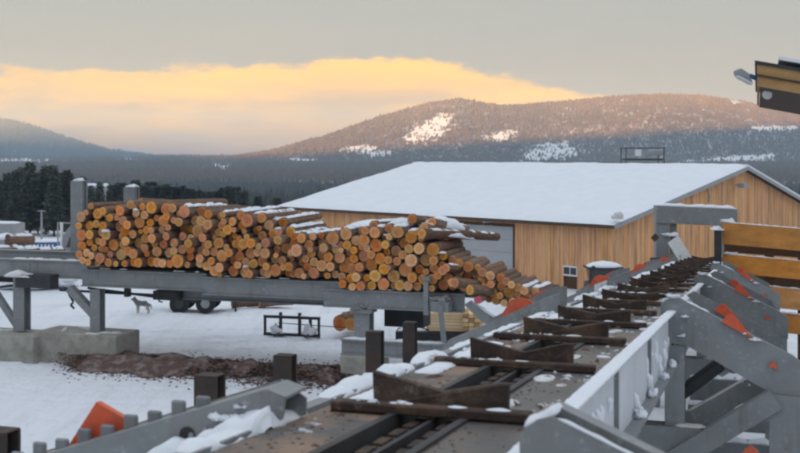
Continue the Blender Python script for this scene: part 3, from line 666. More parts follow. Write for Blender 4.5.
for k in range(5):
    s = .02 + ST * k if k else -.75
    if k == 0:
        top0 = lambda t: .19 - (-t - .8) * .336
        pts = [(-.70, .15), (-.82, .185), (-2.26, top0(-2.26)), (-3.2, top0(-3.2))]; low = [(-3.2, -1.0), (-1.7, -.46), (-1.05, -.13), (-.72, .02)]
        o = arm(-1, s, pts, low, th=.28)
        mb = MB(); mb.prism([C(s + .30, t, h) for t, h in [(-.70, .10), (-.86, .20), (-3.2, top0(-3.2) + .02), (-3.2, -.9), (-1.0, -.12), (-.70, .0)]], DS * .022); mb.build('arm_plate', 'steel', o)
        for q in range(10):                    # square teeth of the rack behind the plate
            t = -1.38 - q * .165
            mb = MB(); mb.obox(C(s + .2, t, top0(t) - .08), DS * .04, DT * .09, UP * (.165 + .02 * (q % 2))); mb.build('tooth', 'steel', o, bevel=.01)
        red_wedge(o, s + .27, [(-2.38, -.40), (-2.11, -.015), (-1.88, -.115), (-1.88, -.40)])
        mb = MB(); c = C(s - .002, -1.32, -.115); mb.tube(c, c - DSF * .006, .05, k=18); mb.build('bolt_hole', 'steel_dark', o)
        mb = MB(); mb.snow(C(s - .14, -.74, -.04), C(s - .14, -1.8, -.53), .30, .16, seed=12, seg=60, side=DSF); mb.snow(C(s - .15, -.86, -.03), C(s + .55, -.86, -.03), .26, .07, seed=14); mb.crumbs(C(s - .03, -1.0, .0), 12, .02, .1, .015, .05, DS, DT); mb.crumbs(C(s - .02, -.98, .07), 4, .01, .02, .01, .03, DS, DT); mb.build('snow_cover', 'snow', o, smooth=True)
    else:
        pts = [(-.66, .26), (-.9, .17), (-1.7, -.215), (-2.2, -.44), (-2.42, -.68)]; low = [(-2.42, -.9), (-1.6, -.56), (-.86, -.28), (-.66, -.1)]
        o = arm(-1, s, pts, low)
        mb = MB(); mb.prism([C(s + 1.1, t, h) for t, h in [(-.75, .3), (-.98, .27), (-1.9, -.24), (-1.9, -.6), (-.75, -.2)]], DS * .022); mb.build('arm_plate', 'steel', o)
        red_wedge(o, s + .10, [(-1.50, -.10), (-1.36, .13), (-1.26, .17), (-1.10, .14), (-.98, .06), (-.98, -.05)])
        red_wedge(o, s + 1.14, [(-1.32, .09), (-1.22, .17), (-1.12, .22), (-1.02, .24), (-1.02, .16)])
        lumps(o, [(s - .1, -.78, -.03, .07), (s + .6, -.76, -.03, .08), (s - 1.2, -.76, -.03, .06)])
        if k == 2:
            mb = MB(); mb.obox(C(s - .012, -1.35, -.20), DS * .01, DT * .26 + UP * .10, UP * .17); mb.build('blank_plate', 'plate_white', o)['label'] = 'small white rectangular plate'
    mb = MB(); mb.ibeam(C(s + .15, -.84, -.45), Vector((*C(s + .15, -.84).xy, -.2)), .26, .26, up=DSF); mb.build('column', 'steel', o)
    mb = MB(); mb.ibeam(C(s + .15, -1.9, -.72 if k == 0 else -.75), Vector((*C(s + .15, -1.9).xy, -.2)), .22, .22, up=DSF); mb.build('column', 'steel', o)
    mb = MB(); mb.bar(C(s + .18, -.85, -1.6), C(s + .18, -1.85, -.9), .12, .14); mb.build('brace', 'steel', o)

# rusty bunk stakes left of the conveyor
stake_lab = ['dark steel stake cut off by the left edge of the photo', 'short dark steel stake just behind the perforated near slide arm', 'dark steel stake above the end of the near slide arm',
             'brown rusty stake left of the nearest conveyor cradle, the wider of a pair', 'brown rusty stake left of the nearest conveyor cradle, the narrower right one of a pair']
for (s, w), lab in zip([(1.04, .25), (4.67, .28), (6.76, .25), (10.33, .25), (12.23, .22)], stake_lab):
    tp = C(s, -4, -.60); bz = ground_z(tp.x, tp.y) - .1
    st = thing('bunk_stake', lab, 'steel post', (tp.x, tp.y, bz), 'bunk stakes beside the conveyor')
    mb = MB(); mb.ibeam((tp.x, tp.y, bz), tp, w, w * .8, .03, .03, up=DSF); mb.build('post', 'rust_post', st)
    mb = MB(); mb.obox(tp - DT * (w / 2 - .004) - DSF * (w * .4 - .004) + UP * .001, DT * (w - .008), DSF * (w * .8 - .008), UP * .012); mb.build('cap_plate', 'rust_post', st)

# gantry at the far end of the conveyor
gp = lambda x, y, dp=40.0: at(x, y, dp)
gan = thing('gantry', 'grey steel portal frame over the far end of the conveyor', 'gantry', (*gp(662, 205).xy, -.3))
a, b = gp(655, 214), gp(735.5, 217.5); b = Vector((b.x, b.y, b.z))
sd = (b - a).normalized(); fw = Vector((-sd.y, sd.x, 0)).normalized()
mb = MB(); mb.obox(a - UP * .31 - fw * .25, b - a, fw * .5, UP * .62); mb.build('crossbeam', 'steel', gan, bevel=.01)
mb = MB(); mb.obox(a - UP * .31 - fw * .2, sd * .47, fw * .4, Vector((0, 0, -(a.z - .31 + .3)))); mb.build('leg', 'steel', gan, bevel=.01)
mb = MB(); mb.obox(b - sd * .5 - UP * .31 - fw * .2, sd * .47, fw * .4, Vector((0, 0, -(b.z - .31 + .3)))); mb.build('leg', 'steel', gan, bevel=.01)
mb = MB(); mb.obox(a + sd * .55 - UP * .31 - fw * .05, sd * .22, fw * .12, UP * -1.2); mb.build('hanger', 'steel', gan)
mb = MB(); mb.snow(a + UP * .31, b + UP * .31, .45, .11, seed=3, side=fw); mb.blob(a + sd * .52 - UP * .75 - fw * .2, .28, .2, .1, seed=4); mb.build('snow_cover', 'snow', gan, smooth=True)
mb = MB(); p = gp(668, 243, 38.5); mb.obox(p, Vector((.45, -.1, -.75)), Vector((.38, .1, .25)), fw * .05); mb.build('guard_plate', 'plate_white', gan)
mb = MB(); p = gp(651, 238, 38.8); mb.obox(p, (.16, 0, .16), (.14, 0, -.14), (0, .1, 0)); mb.build('junction_box', 'rust', gan)
mb = MB(); mb.obox(p + Vector((.02, 0, -1.2)), (.3, 0, 0), (0, .25, 0), (0, 0, .5)); mb.build('motor', 'rust', gan)

# ------------------------------------------------------------------ timber bin wall on the right
FS = 26.7
bw = thing('timber_barrier', 'stacked orange-brown timber barrier with gaps right of the gantry', 'barrier', G(FS, 3, 0))
rowsz = [(5.07, 4.44), (4.16, 3.63), (3.36, 2.76), (2.64, 2.08)]
for i, (z1, z0) in enumerate(rowsz):
    t0 = .92 + random.uniform(-.03, .03)
    mb = MB(); mb.obox(G(FS, t0, z0), DT * 6.2 + UP * -.42, DSF * .18, UP * (z1 - z0)); mb.build('plank', 'timber', bw, bevel=.012)
    mb = MB(); mb.snow(G(FS + .09, t0 + .05, z1), G(FS + .09, t0 + 6.1, z1 - .41), .2, .022, seed=i * 3 + 1, side=DSF, gap=.05)
    if i < 3: mb.blob(G(FS + .08, t0 + .2, z1), .22, .08, .09 if i == 0 else .04, seed=i)
    mb.build('snow_cover', 'snow', bw, smooth=True)
for t in (2.05, 2.95, 4.4, 5.9):
    mb = MB(); mb.obox(G(FS + .19, t, -.2), DT * .26, DSF * .26, UP * 5.1); mb.build('post', 'timber_dark', bw)
for z in (3.35, 4.35): 
    mb = MB(); mb.obox(G(FS + 1.9, .9, z - .3), DT * 6 + UP * -.3, DSF * .18, UP * .42); mb.build('rear_plank', 'timber_dark', bw)
mb = MB(); mb.ibeam(G(FS - .15, .78, -.2), G(FS - .15, .78, 4.85), .2, .2, up=DSF); o = mb.build('steel_post', 'steel_dark', bw)
mb = MB(); mb.blob(G(FS - .15, .78, 4.85), .2, .16, .1, seed=5); mb.build('snow_lump', 'snow', o, smooth=True)

# lower snow-edged rails seen under the right-hand arms
for i, (s, z, lab) in enumerate([(10.4, 3.72, 'uppermost snow-edged steel rail below the right slide arm'), (9.9, 3.42, 'middle snow-edged steel rail below the right slide arm'), (9.4, 3.05, 'lowest snow-edged steel rail below the right slide arm')]):
    rl = thing('bin_rail', lab, 'rail', G(s, 2.2, 0))
    mb = MB(); mb.obox(G(s, .9, z - .34), DT * 3.4, DSF * .3, UP * .32); mb.build('rail', 'steel', rl)
    for t in (1.0, 4.0):
        mb = MB(); mb.obox(G(s + .05, t, -.2), DT * .16, DSF * .16, UP * (z - .14)); mb.build('post', 'steel', rl)
    mb = MB(); mb.snow(G(s + .15, .9, z - .02), G(s + .15, 4.2, z - .02), .22, .05, seed=i + 21, side=DSF, gap=.1); mb.build('snow_cover', 'snow', rl, smooth=True)
mb = MB(); mb.prism([C(7.6, 1.62, -1.62), C(7.6, 1.78, -1.46), C(7.6, 1.95, -1.62)], DS * .05)
o = thing('bin_marker', 'small orange triangular marker at the bottom of the right frame', 'marker', G(7.6, 1.78, 0)); mb.build('triangle', 'orange', o)
mb = MB(); mb.obox(G(7.66, 1.7, -.2), DT * .16, DSF * .12, UP * (C(7.6, 1.78, -1.55).z + .2)); mb.build('post', 'steel', o)

# ------------------------------------------------------------------ log deck
def tpx(px, s): a = (px - 400) / F; return (a * (O.y + HY * s) - O.x - HX * s) / (HY + a * HX)
def zpx(px, py, s): t = tpx(px, s); return EYE - (py - HZN) * (O.y + HY * s - HX * t) / F
DK = 26.0
deck = thing('log_deck', 'stepped grey steel log deck on legs carrying the pile of logs', 'log deck', G(DK, -14, 0))
def deck_beam(px0, px1, y0, y1, s, name='girder', w=.3, m='steel'):
    pm = (px0 + px1) / 2; t0, t1 = tpx(px0, s), tpx(px1, s); zt, zb = zpx(pm, y0, s), zpx(pm, y1, s)
    mb = MB(); h = zt - zb; zc = (zt + zb) / 2
    a, b = G(s + w / 2, t0, zc), G(s + w / 2, t1, zc); mb.ibeam(a, b, w, h, .045, w * .55, mi=0)
    return mb.build(name, m, deck), t0, t1, zt, zb
b1 = deck_beam(-90, 86, 258.5, 276, DK + .35); b2 = deck_beam(81, 206, 271.5, 289, DK); b3 = deck_beam(202, 341, 279.5, 298, DK - .05); b4 = deck_beam(323, 463, 291.5, 310, DK - .1)
b5 = deck_beam(172, 356, 291, 303, DK + .9, w=.25)
b6 = deck_beam(-60, 16, 270, 281, DK + .9, m='steel_dark')
# rear run of the same deck (the logs lie across front and rear girders)
for (bm, dz) in ((b1, 0), (b2, 0), (b3, 0), (b4, 0)):
    mb = MB(); zc = (bm[3] + bm[4]) / 2; mb.ibeam(G(DK + 3.6, bm[1], zc), G(DK + 3.6, bm[2], zc), .3, bm[3] - bm[4], .045, .16); mb.build('girder', 'steel', deck)
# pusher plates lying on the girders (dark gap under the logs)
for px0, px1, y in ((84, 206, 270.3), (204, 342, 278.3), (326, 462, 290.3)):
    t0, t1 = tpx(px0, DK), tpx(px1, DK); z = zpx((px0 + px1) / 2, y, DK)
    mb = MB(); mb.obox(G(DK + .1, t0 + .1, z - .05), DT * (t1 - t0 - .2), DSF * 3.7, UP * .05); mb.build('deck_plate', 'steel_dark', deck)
    mb = MB()
    for q in range(7):
        t = random.uniform(t0 + .2, t1 - .4); mb.snow(G(DK + .02, t, z + .0), G(DK + .02, t + random.uniform(.1, .4), z), .12, .03, seed=q + px0, side=DSF, seg=6)
    mb.build('snow_patch', 'snow_dirty', deck, smooth=True)
def leg(px, s, ytop, w=.36, zb=.9, m='steel'):
    t = tpx(px, s); mb = MB(); mb.ibeam(G(s, t, zb), G(s, t, zpx(px, ytop, s)), w, w * .9, .04, .16, up=DSF); return mb.build('leg', m, deck)
leg(22, DK + .2, 276, .44); leg(97.5, DK + .2, 289, .38); leg(22, DK + 3.4, 279, .4); leg(97.5, DK + 3.4, 289, .38)
def strut(px0, y0, px1, y1, s, w=.22, parent=None, m='steel'):
    mb = MB(); mb.bar(G(s, tpx(px0, s), zpx(px0, y0, s)), G(s, tpx(px1, s), zpx(px1, y1, s)), w, w); return mb.build('brace', m, parent or deck)
strut(70, 288, 96, 316, DK + .22, .26); strut(-6, 290, 17, 325, DK + .22, .2)
mb = MB(); mb.obox(G(DK - .1, tpx(17, DK), zpx(40, 288, DK)), DT * 1.4, DSF * .5, UP * .45); mb.build('gearbox', 'steel_dark', deck)
mb = MB(); mb.snow(G(DK + .1, tpx(4, DK), zpx(20, 277, DK)), G(DK + .1, tpx(36, DK), zpx(20, 277, DK)), .5, .2, seed=31, side=DSF); mb.snow(G(DK + .5, tpx(2, DK), b1[3]), G(DK + .5, tpx(75, DK), b1[3]), .3, .05, seed=33, side=DSF, gap=.1)
mb.snow(G(DK + 1.0, tpx(192, DK + .9), b5[3]), G(DK + 1.0, tpx(262, DK + .9), b5[3] - .02), .3, .14, seed=35, side=DSF); mb.build('snow_cover', 'snow_dirty', deck, smooth=True)
mb = MB()                                          # pipes slung under the deck
for (px0, y0, px1, y1) in ((60, 290, 170, 296), (88, 288, 172, 299), (0, 287, 40, 283)):
    p, q = G(DK + .8, tpx(px0, DK + .8), zpx(px0, y0, DK + .8)), G(DK + .8, tpx(px1, DK + .8), zpx(px1, y1, DK + .8)); mb.tube(p, q, .045, k=8)
mb.build('pipe', 'steel_dark', deck)
mb = MB(); mb.obox(G(DK + .7, tpx(124, DK + .7), zpx(126, 297, DK + .7)), DT * .16, DSF * .2, UP * .4); mb.build('pipe_clamp', 'steel_dark', deck)
mb = MB(); mb.obox(G(DK + .7, tpx(153, DK + .7), zpx(160, 300, DK + .7)), DT * 1.0, DSF * .4, UP * .3); mb.build('gearbox', 'steel_dark', deck)
mb = MB(); p = G(DK + .1, tpx(62, DK), zpx(62, 288, DK)); pts = [p]
for i in range(9): pts.append(pts[-1] + Vector((random.uniform(-.1, .14), 0, -.12 if i > 3 else -.03)))
for a, b in zip(pts, pts[1:]): mb.tube(a, b, .04, k=6)
mb.build('hanging_hose', 'black', deck)
# thin stake in front of the pile and the post foot
mb = MB(); t = tpx(426, DK - .4); mb.obox(G(DK - .45, t - .07, zpx(426, 313, DK)), DT * .15, DSF * .12, UP * 1.15); o = mb.build('stake', 'steel', deck); o['label'] = 'thin steel stake in front of the log ends'
mb = MB(); mb.obox(G(DK - .5, t - .10, zpx(426, 279, DK)), DT * .24, DSF * .2, UP * .13); mb.build('bracket', 'steel', o)
# end bracket near the conveyor
mb = MB(); p = G(DK - .6, tpx(464, DK - .6), zpx(464, 302, DK)); mb.prism([p, p + UP * .1 + DT * .15, p + DT * .95 - UP * .38, p + DT * .95 - UP * .65, p + DT * .55 - UP * .5], DSF * .3); mb.build('end_bracket', 'steel', deck)
mb = MB(); mb.snow(p + UP * .1 + DT * .15 + DSF * .15, p + DT * .9 - UP * .36 + DSF * .15, .2, .05, seed=2, side=DSF); mb.build('snow_patch', 'snow', deck, smooth=True)
strut(440, 305, 444, 342, DK - .6, .16)
mb = MB(); t = tpx(438, DK - .5); mb.obox(G(DK - .6, t - .2, zpx(438, 309, DK)), DT * .55, DSF * .5, UP * .3); mb.blob(G(DK - .35, t + .07, zpx(438, 309, DK) + .3), .3, .25, .13, seed=4); mb.build('chain_box', 'steel', deck)
# pedestal carrying the right end of the deck
mb = MB(); t = tpx(364, DK); mb.ibeam(G(DK, t, .8), G(DK, t, zpx(364, 311, DK)), .5, .45, .05, .2, up=DSF); o = mb.build('leg', 'steel', deck)
mb = MB(); mb.obox(G(DK - .3, t - .33, zpx(364, 312, DK)), DT * .66, DSF * .6, UP * .07); mb.blob(G(DK, t, zpx(364, 312, DK) + .07), .33, .28, .14, seed=6); mb.build('head_plate', ['steel'], o)
mb = MB(); z = zpx(390, 357, DK - .3); mb.ibeam(G(DK - .3, tpx(342, DK - .3), z + .25), G(DK - .3, tpx(446, DK - .3), z + .25), .3, .5, .05, .06); o = mb.build('tie_beam', 'steel', deck)
mb = MB(); mb.snow(G(DK - .3, tpx(343, DK - .3), z + .5), G(DK - .3, tpx(445, DK - .3), z + .5), .28, .05, seed=9, side=DSF); mb.build('snow_cover', 'snow', o, smooth=True)
mb = MB(); mb.obox(G(DK + 1, tpx(374, DK), zpx(374, 331, DK)), DT * 1.3, DSF * .8, UP * .55); mb.build('dark_void_box', 'black', deck)  # black box standing in for the dark void under the deck

def footing(px0, px1, s, z1, dpt, lab):
    t0, t1 = tpx(px0, s), tpx(px1, s); f = thing('concrete_footing', lab, 'footing', G(s, (t0 + t1) / 2, 0), 'concrete footings under the log deck')
    mb = MB(); mb.obox(G(s, t0, -.3), DT * (t1 - t0), DSF * dpt, UP * (z1 + .3)); mb.build('block', 'concrete', f, bevel=.03)
    mb = MB()
    for q in range(int((t1 - t0) * 1.2) + 1):
        t = random.uniform(t0, t1 - .3); mb.snow(G(s + random.uniform(.1, dpt - .1), t, z1), G(s + random.uniform(.1, dpt - .1), min(t1, t + random.uniform(.3, 1.2)), z1), .3, .05, seed=q + px0, side=DSF)
    mb.build('snow_cover', 'snow_dirty', f, smooth=True)
footing(-60, 33, DK - .7, .86, 1.5, 'pale concrete footing block at the left edge under the deck')
footing(33.5, 116, DK - .3, .98, 1.5, 'long dirty concrete footing under the braced deck leg')
footing(340, 377, DK - .5, .82, 1.2, 'small pale concrete block under the deck pedestal')
for px, s, lab, yt, w in ((79, DK + 3.97, 'tall grey stake at the left end of the log pile', 181, .48), (131.5, DK + 3.98, 'grey stake top showing just above the log pile', 187, .44)):
    t = tpx(px, s); o = thing('rear_stake', lab, 'steel post', G(s, t, 0)); mb = MB(); mb.ibeam(G(s, t, 2.45), G(s, t, zpx(px, yt, s)), w, .4, .05, .3, up=DSF); mb.build('post', 'steel', o)
    mb = MB(); mb.blob(G(s, t, zpx(px, yt, s)), w * .5, .2, .08, seed=px); mb.build('snow_cap', 'snow', o, smooth=True)

# ------------------------------------------------------------------ the pile of logs
TOPP = [(79, 199), (86, 197), (130, 198), (170, 203), (200, 207), (265, 213), (284, 221), (296, 232), (330, 233), (345, 228), (372, 226), (400, 222), (425, 227), (434, 243), (447, 255), (470, 262), (500, 274), (515, 281), (532, 289)]
BOTP = [(79, 262), (98, 266.5), (206, 268), (212, 276.5), (340, 279), (347, 290), (462, 291), (472, 297), (490, 304), (515, 307), (530, 306)]
tz_top = [(tpx(a, DK), zpx(a, b, DK)) for a, b in TOPP]; tz_bot = [(tpx(a, DK), zpx(a, b, DK)) for a, b in BOTP]
ti = lambda tab, t: np.interp(t, [a for a, _ in tab], [b for _, b in tab])
TL, TR = tz_top[0][0], tz_top[-1][0]
tt = np.linspace(TL, TR, 400); area = float(np.sum(np.maximum(0, ti(tz_top, tt) - ti(tz_bot, tt))) * (TR - TL) / 400)
rad = []
acc = 0
while acc < area * .90:
    r = float(np.clip(rng.normal(.153, .037), .09, .24)); rad.append(r); acc += math.pi * r * r
rad = np.array(rad); NL = len(rad)
P = np.zeros((NL, 2)); i = 0
while i < NL:
    t = rng.uniform(TL, TR); z = rng.uniform(ti(tz_bot, t), max(ti(tz_bot, t) + .1, ti(tz_top, t)))
    if rng.random() < (ti(tz_top, t) - ti(tz_bot, t)) / 2.4: P[i] = (t, z); i += 1
for it in range(700):
    D = P[:, None, :] - P[None, :, :]; dist = np.sqrt((D ** 2).sum(-1)) + np.eye(NL) * 9 + 1e-9
    ov = np.maximum(0, (rad[:, None] + rad[None, :]) * .995 - dist); np.fill_diagonal(ov, 0)
    P += (D / dist[..., None] * ov[..., None]).sum(1) * .32
    P[:, 1] -= .004 if it < 560 else .0
    P[:, 0] = np.clip(P[:, 0], TL + rad * 1.0, TR)
    zt = ti(tz_top, P[:, 0]) - rad * .9; zb = ti(tz_bot, P[:, 0]) + rad * 1.0
    P[:, 1] = np.minimum(P[:, 1], np.maximum(zt, zb)); P[:, 1] = np.maximum(P[:, 1], zb)

def log_mesh(seed, L=5.0, k=12, seg=4):
    rr = random.Random(seed); vs = []; fs = []
    el, ea = rr.uniform(.0, .09), rr.uniform(0, 3.14); wob = [rr.uniform(.93, 1.04) * (1 + el * math.cos(2 * (2 * math.pi * i / k - ea))) for i in range(k)]; bx, bz = rr.uniform(-.25, .25), rr.uniform(-.15, .2)
    for j in range(seg + 1):
        u = j / seg; tp = 1 - .22 * u; cx, cz = bx * 4 * u * (1 - u), bz * 4 * u * (1 - u)
        for i in range(k):
            a = 2 * math.pi * i / k; w = wob[i] * tp * rr.uniform(.97, 1.03)
            vs.append((cx + w * math.cos(a), L * u, cz + w * math.sin(a)))
    for j in range(seg):
        for i in range(k): fs.append((j * k + i, (j + 1) * k + i, (j + 1) * k + (i + 1) % k, j * k + (i + 1) % k))
    fs.append(tuple(range(k))); fs.append(tuple(seg * k + i for i in range(k))[::-1])
    me = bpy.data.meshes.new('log'); me.from_pydata(vs, [], fs); me.materials.append(M['bark']); me.update()
    me.polygons.foreach_set('use_smooth', [len(p.vertices) == 4 for p in me.polygons])
    cv = [(.985 * vs[i][0], -.004, .985 * vs[i][2]) for i in range(k)]; ins = [(.8 * x, -.022, .8 * z) for x, _, z in cv]
    ce = []
    for cm in ('cut_orange', 'cut_red', 'cut_pale'):
        c_ = bpy.data.meshes.new('cut_end'); c_.from_pydata(cv + ins, [], [(i, (i + 1) % k, k + (i + 1) % k, k + i) for i in range(k)] + [tuple(k + i for i in range(k))]); c_.materials.append(M[cm]); c_.update(); ce.append(c_)
    return me, ce
LOGS = [log_mesh(i) for i in range(14)]
def put_log(base, direction, r, L, label, group, tone, name='log'):
    me, ce = LOGS[random.randrange(len(LOGS))]
    ob = bpy.data.objects.new(name, me); col.objects.link(ob)
    d = Vector(direction).normalized(); xa = d.cross(UP).normalized(); za = xa.cross(d)
    rot = Matrix((xa, d, za)).transposed().to_4x4(); spin = Matrix.Rotation(random.uniform(0, 6.28), 4, 'Y')
    ob.matrix_world = Matrix.Translation(base) @ rot @ spin @ Matrix.Diagonal((r, L / 5.0, r, 1))
    W[ob.name] = Vector(base)
    c_ = bpy.data.objects.new('cut_end', ce[tone]); col.objects.link(c_); c_.parent = ob
    tag(ob, label, 'log', group)
    return ob
def snow_on_log(ob, base, d, r, L, f0=.02, f1=.9, seed=0):
    d = Vector(d).normalized(); a = Vector(base) + d * L * f0 + UP * r * .72; b = Vector(base) + d * L * f1 + UP * r * .58
    mb = MB(); mb.snow(a, b, r * 1.5, r * .42, seed=seed, seg=26, gap=.12)
    s_ = mb.build('snow_cap', 'snow', None, smooth=True); s_.parent = ob; s_.matrix_parent_inverse = ob.matrix_world.inverted()
TONE = ('orange', 'reddish', 'pale')
order = np.argsort(P[:, 0]); rank = {}
NUM = ['first', 'second', 'third', 'fourth', 'fifth', 'sixth', 'seventh', 'eighth', 'ninth', 'tenth', 'eleventh', 'twelfth', 'thirteenth', 'fourteenth', 'fifteenth', 'sixteenth', 'seventeenth', 'eighteenth', 'nineteenth', 'twentieth']
for i in order:
    t, z = P[i]; r = rad[i]
    top_row = z + r > ti(tz_top, t) - .22; bot_row = z - r < ti(tz_bot, t) + .10
    s0 = DK - .12 + rng.normal(0, .16) + (.25 if rng.random() < .25 else 0)
    base = G(s0, t, z); d = DSF + DT * rng.normal(0, .028) + UP * rng.normal(0, .014)
    tone = int(rng.choice([0, 0, 0, 1, 1, 2])); px = 400 + F * base.x / base.y
    sz = 'thin' if r < .125 else ('thick' if r > .185 else 'middling')
    zone = 'left end' if px < 150 else ('left half' if px < 250 else ('middle dip' if px < 335 else ('right hump' if px < 432 else 'low right end')))
    lay = 0 if bot_row else (99 if top_row else 1 + int((z - ti(tz_bot, t)) / .30))
    row = 'bottom layer' if lay == 0 else ('top layer' if lay == 99 else f'{NUM[lay]} layer up')
    rk = rank.get((zone, lay), 0); rank[(zone, lay)] = rk + 1
    lab = f'{sz} {TONE[tone]}-ended log, {NUM[rk]} from left, {row} of the pile\'s {zone}'
    L = float(rng.uniform(4.4, 5.6)) if px < 165 else (float(rng.uniform(2.5, 3.2)) if px < 385 else float(rng.uniform(1.7, 2.5))); ob = put_log(base, d, r, L, lab, 'logs stacked on the deck', tone)
    if top_row and rng.random() < (.75 if 270 < px < 425 else .3): snow_on_log(ob, base, d, r, L, .0 if rng.random() < .6 else .15, .95, seed=float(t))
    elif rng.random() < .06:
        mb = MB(); mb.blob(base + UP * r * .6 - DSF * .03, r * .8, .08, r * .5, seed=i, k=8, rings=3); s_ = mb.build('snow_lump', 'snow', None, smooth=True); s_.parent = ob; s_.matrix_parent_inverse = ob.matrix_world.inverted()
# loose logs lying on top, their sides in view: (x, y, depth) butt -> (x, y, depth) tip, radius
loose = [((422, 234, 33.6), (496, 237, 36.6), .17, 2, 'longest skewed log jutting right from the pile toward the barn door', 1),
         ((432, 222, 34.4), (466, 229, 36.8), .15, 0, 'snow-covered log sloping down right on top of the pile', 1),
         ((412, 219, 34.6), (446, 221, 37.5), .17, 1, 'snowy log on the peak of the right heap', 1),
         ((424, 227, 34.0), (462, 235, 36.5), .15, 2, 'log under the snow at the right crest of the pile', 1),
         ((374, 226, 35.2), (420, 221, 40.0), .17, 0, 'log carrying a thick snow layer left of the right crest', 1),
         ((345, 231, 35.4), (398, 224, 40.0), .17, 1, 'log under flat snow above the middle of the pile', 1),
         ((262, 212, 37.5), (312, 226, 41.5), .16, 0, 'log sticking out behind the dip in the pile, upper one', 1),
         ((272, 219, 37.2), (318, 229, 41.5), .15, 1, 'log sticking out behind the dip in the pile, lower one', 1),
         ((196, 206, 38.5), (262, 211, 41.0), .15, 1, 'long bare log lying lengthwise along the top of the left heap', 0),
         ((205, 212, 37.2), (270, 214, 40.0), .14, 0, 'long reddish log lying lengthwise just under the top of the left heap', 0),
         ((140, 202, 38.2), (205, 206, 41.5), .15, 1, 'bare log lying lengthwise along the top left of the pile', 0),
         ((455, 283, 32.9), (512, 287, 34.6), .16, 1, 'log pointing right at the low end of the pile by the conveyor', 0),
         ((470, 290, 32.6), (536, 292, 35.0), .16, 2, 'lowest log pointing right beside the orange wedge', 0),
         ((486, 283, 33.4), (556, 288, 36.0), .16, 0, 'dark log running behind the left slide arms', 0),
         ((446, 268, 33.2), (486, 271, 35.0), .14, 1, 'thin snowy log above the low right end of the pile', 1)]
for k, (a, b, r, tone, lab, sn) in enumerate(loose):
    p, q = at(*a), at(*b); d = q - p; ob = put_log(p, d, r, d.length * 1.02, lab, None, tone)
    if sn: snow_on_log(ob, p, d, r, d.length, .05, .97, seed=k + 300)
mb = MB()                                         # snow lying between the logs on the right crest
ob = bpy.data.objects['log_deck']
for (x0, y0, d0, x1, y1, d1, w, h) in ((350, 234, 36, 398, 229, 38, 1.5, .32), (428, 226, 35.0, 458, 231, 36.6, 1.0, .35), (440, 236, 34.4, 472, 240, 36, .7, .25), (292, 238, 36.5, 318, 236, 38, 1.2, .2), (470, 273, 33.8, 512, 279, 35.6, .6, .15), (268, 218, 38, 300, 228, 40, .8, .15)):
    mb.snow(at(x0, y0, d0), at(x1, y1, d1), w, h, seed=x0)
sn = mb.build('snow_drift', 'snow', None, smooth=True, kind='stuff'); sn['label'] = 'snow lying in patches on top of the log pile'; sn['category'] = 'snow'
mk = thing('paint_mark', 'bright pink painted log end at the low right end of the pile', 'paint mark', at(478, 301, 32.4))
bpy.data.objects.remove(mk)
pk = put_log(at(478, 300, 32.55), DSF, .12, 4.0, 'log with a bright pink painted end at the low right of the pile', None, 1)
pk.children[0].data = pk.children[0].data.copy(); pk.children[0].data.materials[0] = M['paint_pink']

# ------------------------------------------------------------------ bark debris and lumber in the yard
def debris():
    mb = MB(); n_ = 70; rows = []
    for i in range(n_ + 1):
        u = i / n_; px = 62 + u * 300; yy = 37.6 - u * 3.0
        wdt = (1.25 + .45 * math.sin(u * 7) + .5 * mnoise.noise(Vector((u * 14, 5, 2)))) * (1 if u > .12 else .4 + 5 * u); hgt = (.40 if u < .5 else .34) * (1 + .5 * mnoise.noise(Vector((u * 9, 0, 1)))) * min(1, u * 9, (1 - u) * 9)
        c = Vector(((px - 400) / F * yy, yy, 0))
        for j in range(9):
            v = j / 8; off = (v - .5) * 2 * wdt
            x, y = c.x, c.y + off
            rows.append((x, y, ground_z(x, y) - .03 + hgt * max(0, math.cos((v - .5) * math.pi)) * (1 + .35 * mnoise.noise(Vector((x * 2, y * 2, 3))))))
    mb.add(rows, [(i * 9 + j, (i + 1) * 9 + j, (i + 1) * 9 + j + 1, i * 9 + j + 1) for i in range(n_) for j in range(8)])
    o = mb.build('bark_heap', 'bark_debris', None, kind='stuff', smooth=True); o['label'] = 'low heap of dark bark debris below the log deck'; o['category'] = 'bark'
    mb = MB()
    for k in range(11000):
        u = random.random(); px = 66 + u * 292 + random.gauss(0, 9); yy = 37.6 - u * 3.0 + random.gauss(0, .95); x = (px - 400) / F * yy
        i = int(min(n_ - 1, max(0, (px - 62) / 300 * n_))); 
        hh = .36 * max(0, 1 - abs(yy - (37.6 - u * 3)) / 1.3)
        z = ground_z(x, yy) + hh * .9; L = random.uniform(.03, .10); a = random.uniform(0, 6.28)
        dx = Vector((math.cos(a), math.sin(a), random.uniform(-.4, .4))) * L; dy = Vector((-math.sin(a), math.cos(a), random.uniform(-.4, .6))) * L * .5
        p = Vector((x, yy, z + .01)); mb.add([p - dx, p + dy, p + dx, p - dy + UP * .02], [(0, 1, 2), (0, 2, 3)])
    o2 = mb.build('bark_chips', 'chip', None, kind='stuff'); o2['label'] = 'scattered bark chips on the snow along the heap'; o2['category'] = 'bark'
debris()

